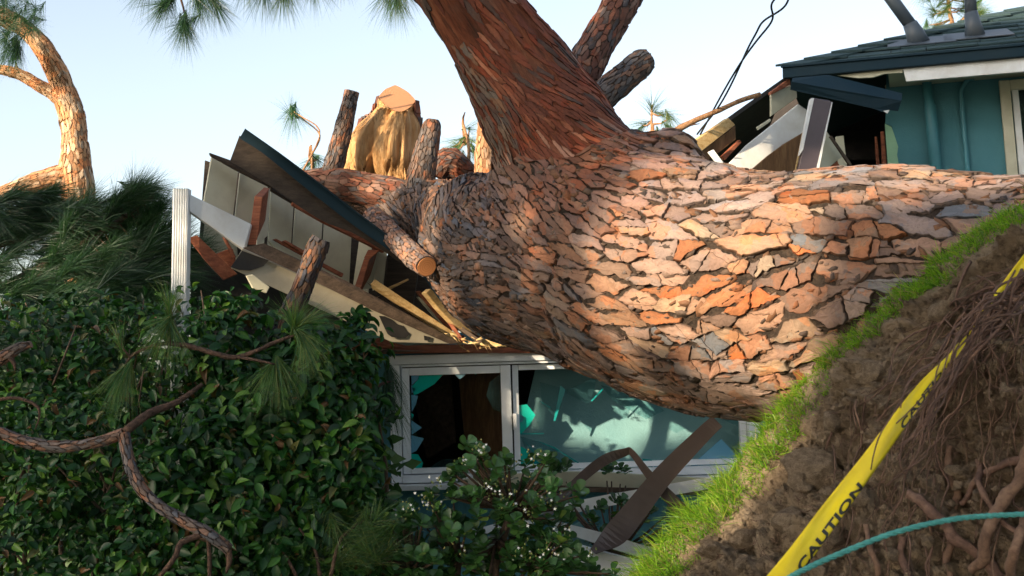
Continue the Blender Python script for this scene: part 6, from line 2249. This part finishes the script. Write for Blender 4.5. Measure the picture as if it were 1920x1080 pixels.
lit(-60, -60, 190, 420, 9.0, .2, 80); lit(640, 160, 800, 345, 7.3, .1, 40); lit(900, 180, 930, 320, 7.0, .1)
lit(1170, 390, 1525, 690, 4.85, .10, 40); lit(1220, 290, 1930, 375, 4.7, .07, 30); lit(800, 380, 850, 500, 6.2, .06, 30)
for k_ in range(9):      # light slants through the broken window
    lit(1070 + 30 * k_, 715 + 8 * k_, 1110 + 30 * k_, 830 - 2 * k_, 7.55, .075, 30)
lit(850, 682, 980, 698, 7.27, .06, 30); lit(328, 365, 345, 520, 5.72, .09, 20); lit(960, 700, 970, 800, 7.28, .04, 20)
lit(1200, 190, 1420, 290, 7.4, .1); lit(500, 200, 620, 330, 9, .15); lit(1180, 190, 1280, 280, 10.5, .2); lit(1700, -40, 1880, 60, 14, .3); lit(840, 200, 980, 320, 10.2, .15)
lit(1270, 235, 1370, 285, 7.5, .06, 30)
lit(395, 545, 470, 575, 5.3, .06, 30); lit(600, 600, 640, 625, 5.3, .05, 30); lit(560, 800, 590, 830, 4.9, .05, 30)
for k_ in range(7):
    lit(1215 + 38 * k_, 1030 - 38 * k_, 1250 + 38 * k_, 1050 - 38 * k_, 4.3, .07, 20)
LP = np.array([p for p, r in LIT]); LR = np.array([r for p, r in LIT]); ts = np.array(TO_SUN)


CLOUD = []


def clump(q, r, n, size):
    CLOUD.append((tuple(q), r, n, size))


def cloud_build(parent, name, keep_lit=True):
    """All clumps collected so far as one foliage mesh of small folded leaves."""
    T = np.array([(0, 0, 0), (.28, .4, .05), (0, .45, 0), (-.28, .4, .05), (0, 1, -.08), (0, 1, -.081)])
    VV, b, QQ, CC = [], 0, [], []
    for q, r, n, size in CLOUD:
        d = RNG.normal(size=(n, 3)); d /= np.linalg.norm(d, axis=1, keepdims=True)
        c = np.array(q) + d * (r * RNG.random((n, 1)) ** .45)
        y = RNG.normal(size=(n, 3)) + np.array((0, 0, -.4)); y /= np.linalg.norm(y, axis=1, keepdims=True)
        z = RNG.normal(size=(n, 3)) * .8 + np.array(TO_SUN); z -= (z * y).sum(1, keepdims=True) * y; z /= np.linalg.norm(z, axis=1, keepdims=True)
        x = np.cross(y, z)
        if keep_lit:
            e = c[:, None] - LP[None]
            e = e - (e @ ts)[..., None] * ts
            ok = ((e ** 2).sum(-1) > LR[None] ** 2).all(1)
            c, x, y, z = c[ok], x[ok], y[ok], z[ok]; n = len(c)
            if n == 0: continue
        sc = (size * (.7 + .5 * RNG.random(n)))[:, None, None]
        V = c[:, None] + (T[None, :, 0, None] * x[:, None] + T[None, :, 1, None] * y[:, None] + T[None, :, 2, None] * z[:, None]) * sc
        VV.append(V.reshape(-1, 3))
        o6 = b + (np.arange(n) * 6)[:, None]
        QQ.append(o6 + np.array([[0, 1, 4, 2]])); QQ.append(o6 + np.array([[0, 2, 5, 3]])); b += n * 6
        CC.append(np.repeat(np.array([(0.03, 0.08, 0.02), (0.045, 0.10, 0.025)])[RNG.integers(0, 2, n)], 6, 0))
    obj(name, new_mesh(name, np.concatenate(VV), np.concatenate(QQ), M['shade_leaf'], False, np.concatenate(CC)), parent, kind='stuff')
    CLOUD.clear()


for q, r, n in SH:
    clump(q, r, n, .12)
for k in range(360):  # filler clumps added to cut sky light
    q = np.array((sr.uniform(-12, 2.5), sr.uniform(-12, -1.5), sr.uniform(3.3, 9.5)))
    r = sr.uniform(.35, .75)
    e = q - LP
    e = e - (e @ ts)[:, None] * ts
    if (np.linalg.norm(e, axis=1) < r + LR).any(): continue
    knots.append(Vector(q)) if k % 9 == 0 else None
    clump(Vector(q), r, int(150 * (r / .5) ** 2), .22)
cloud_build(st_tree, 'crown')
kc = Vector(np.mean(np.array([tuple(k) for k in knots]), 0))
base = Vector((kc.x, kc.y, 0))
st_tree.location = base
for o in list(bpy.data.objects):
    if o.parent == st_tree:
        o.matrix_parent_inverse = Matrix.Translation(-base)
tp = [base, base + Vector((.15, .1, 2.0)), base + Vector((0, .2, 4.0)), kc - Vector((0, 0, .3))]
MB().tube(tp, [.32, .26, .2, .12], 14, .1, 4).build('trunk', M['grey_bark'], st_tree, True)
nbr = 0
for k in range(200):
    e = sr.choice(knots)
    if nbr >= 14: break
    s0 = tp[2] + (tp[3] - tp[2]) * sr.random()
    ck = np.array([tuple(s0 + (e - s0) * f + Vector((0, 0, .6 * f * (1 - f)))) for f in np.linspace(0, 1, 14)])
    ee = ck[:, None] - LP[None]; ee = ee - (ee @ ts)[..., None] * ts
    if (np.linalg.norm(ee, axis=-1) < .16).any(): continue
    nbr += 1
    MB().tube([s0, (s0 + e) / 2 + Vector((0, 0, .3)), e], [.09, .06, .02], 8, .1, 5).build('branch', M['grey_bark'], st_tree, True)

# leafy backing added behind the hedge to close its bright gaps
bh = thing('hedge_backing', 'leafy backing added behind the left hedge to close its bright gaps', 'hedge', gl(0, 7.0))
for k in range(70):
    p = at(sr.uniform(-120, 330), sr.uniform(640, 1080), 7.0 + sr.uniform(-.2, .2))
    clump(p, .34, 130, .11)
for k in range(60):
    p = at(sr.uniform(330, 690), sr.uniform(740, 1080), 6.4 + sr.uniform(-.15, .15))
    clump(p, .28, 120, .10)
cloud_build(bh, 'foliage', False)
for x in (-150, 0, 150, 280):
    MB().tube([gl(x, 7.0), at(x + 5, 850, 7.0), at(x, 680, 7.0)], [.05, .04, .01], 7, .1, 8).build('stem', M['stemwood'], bh, True)
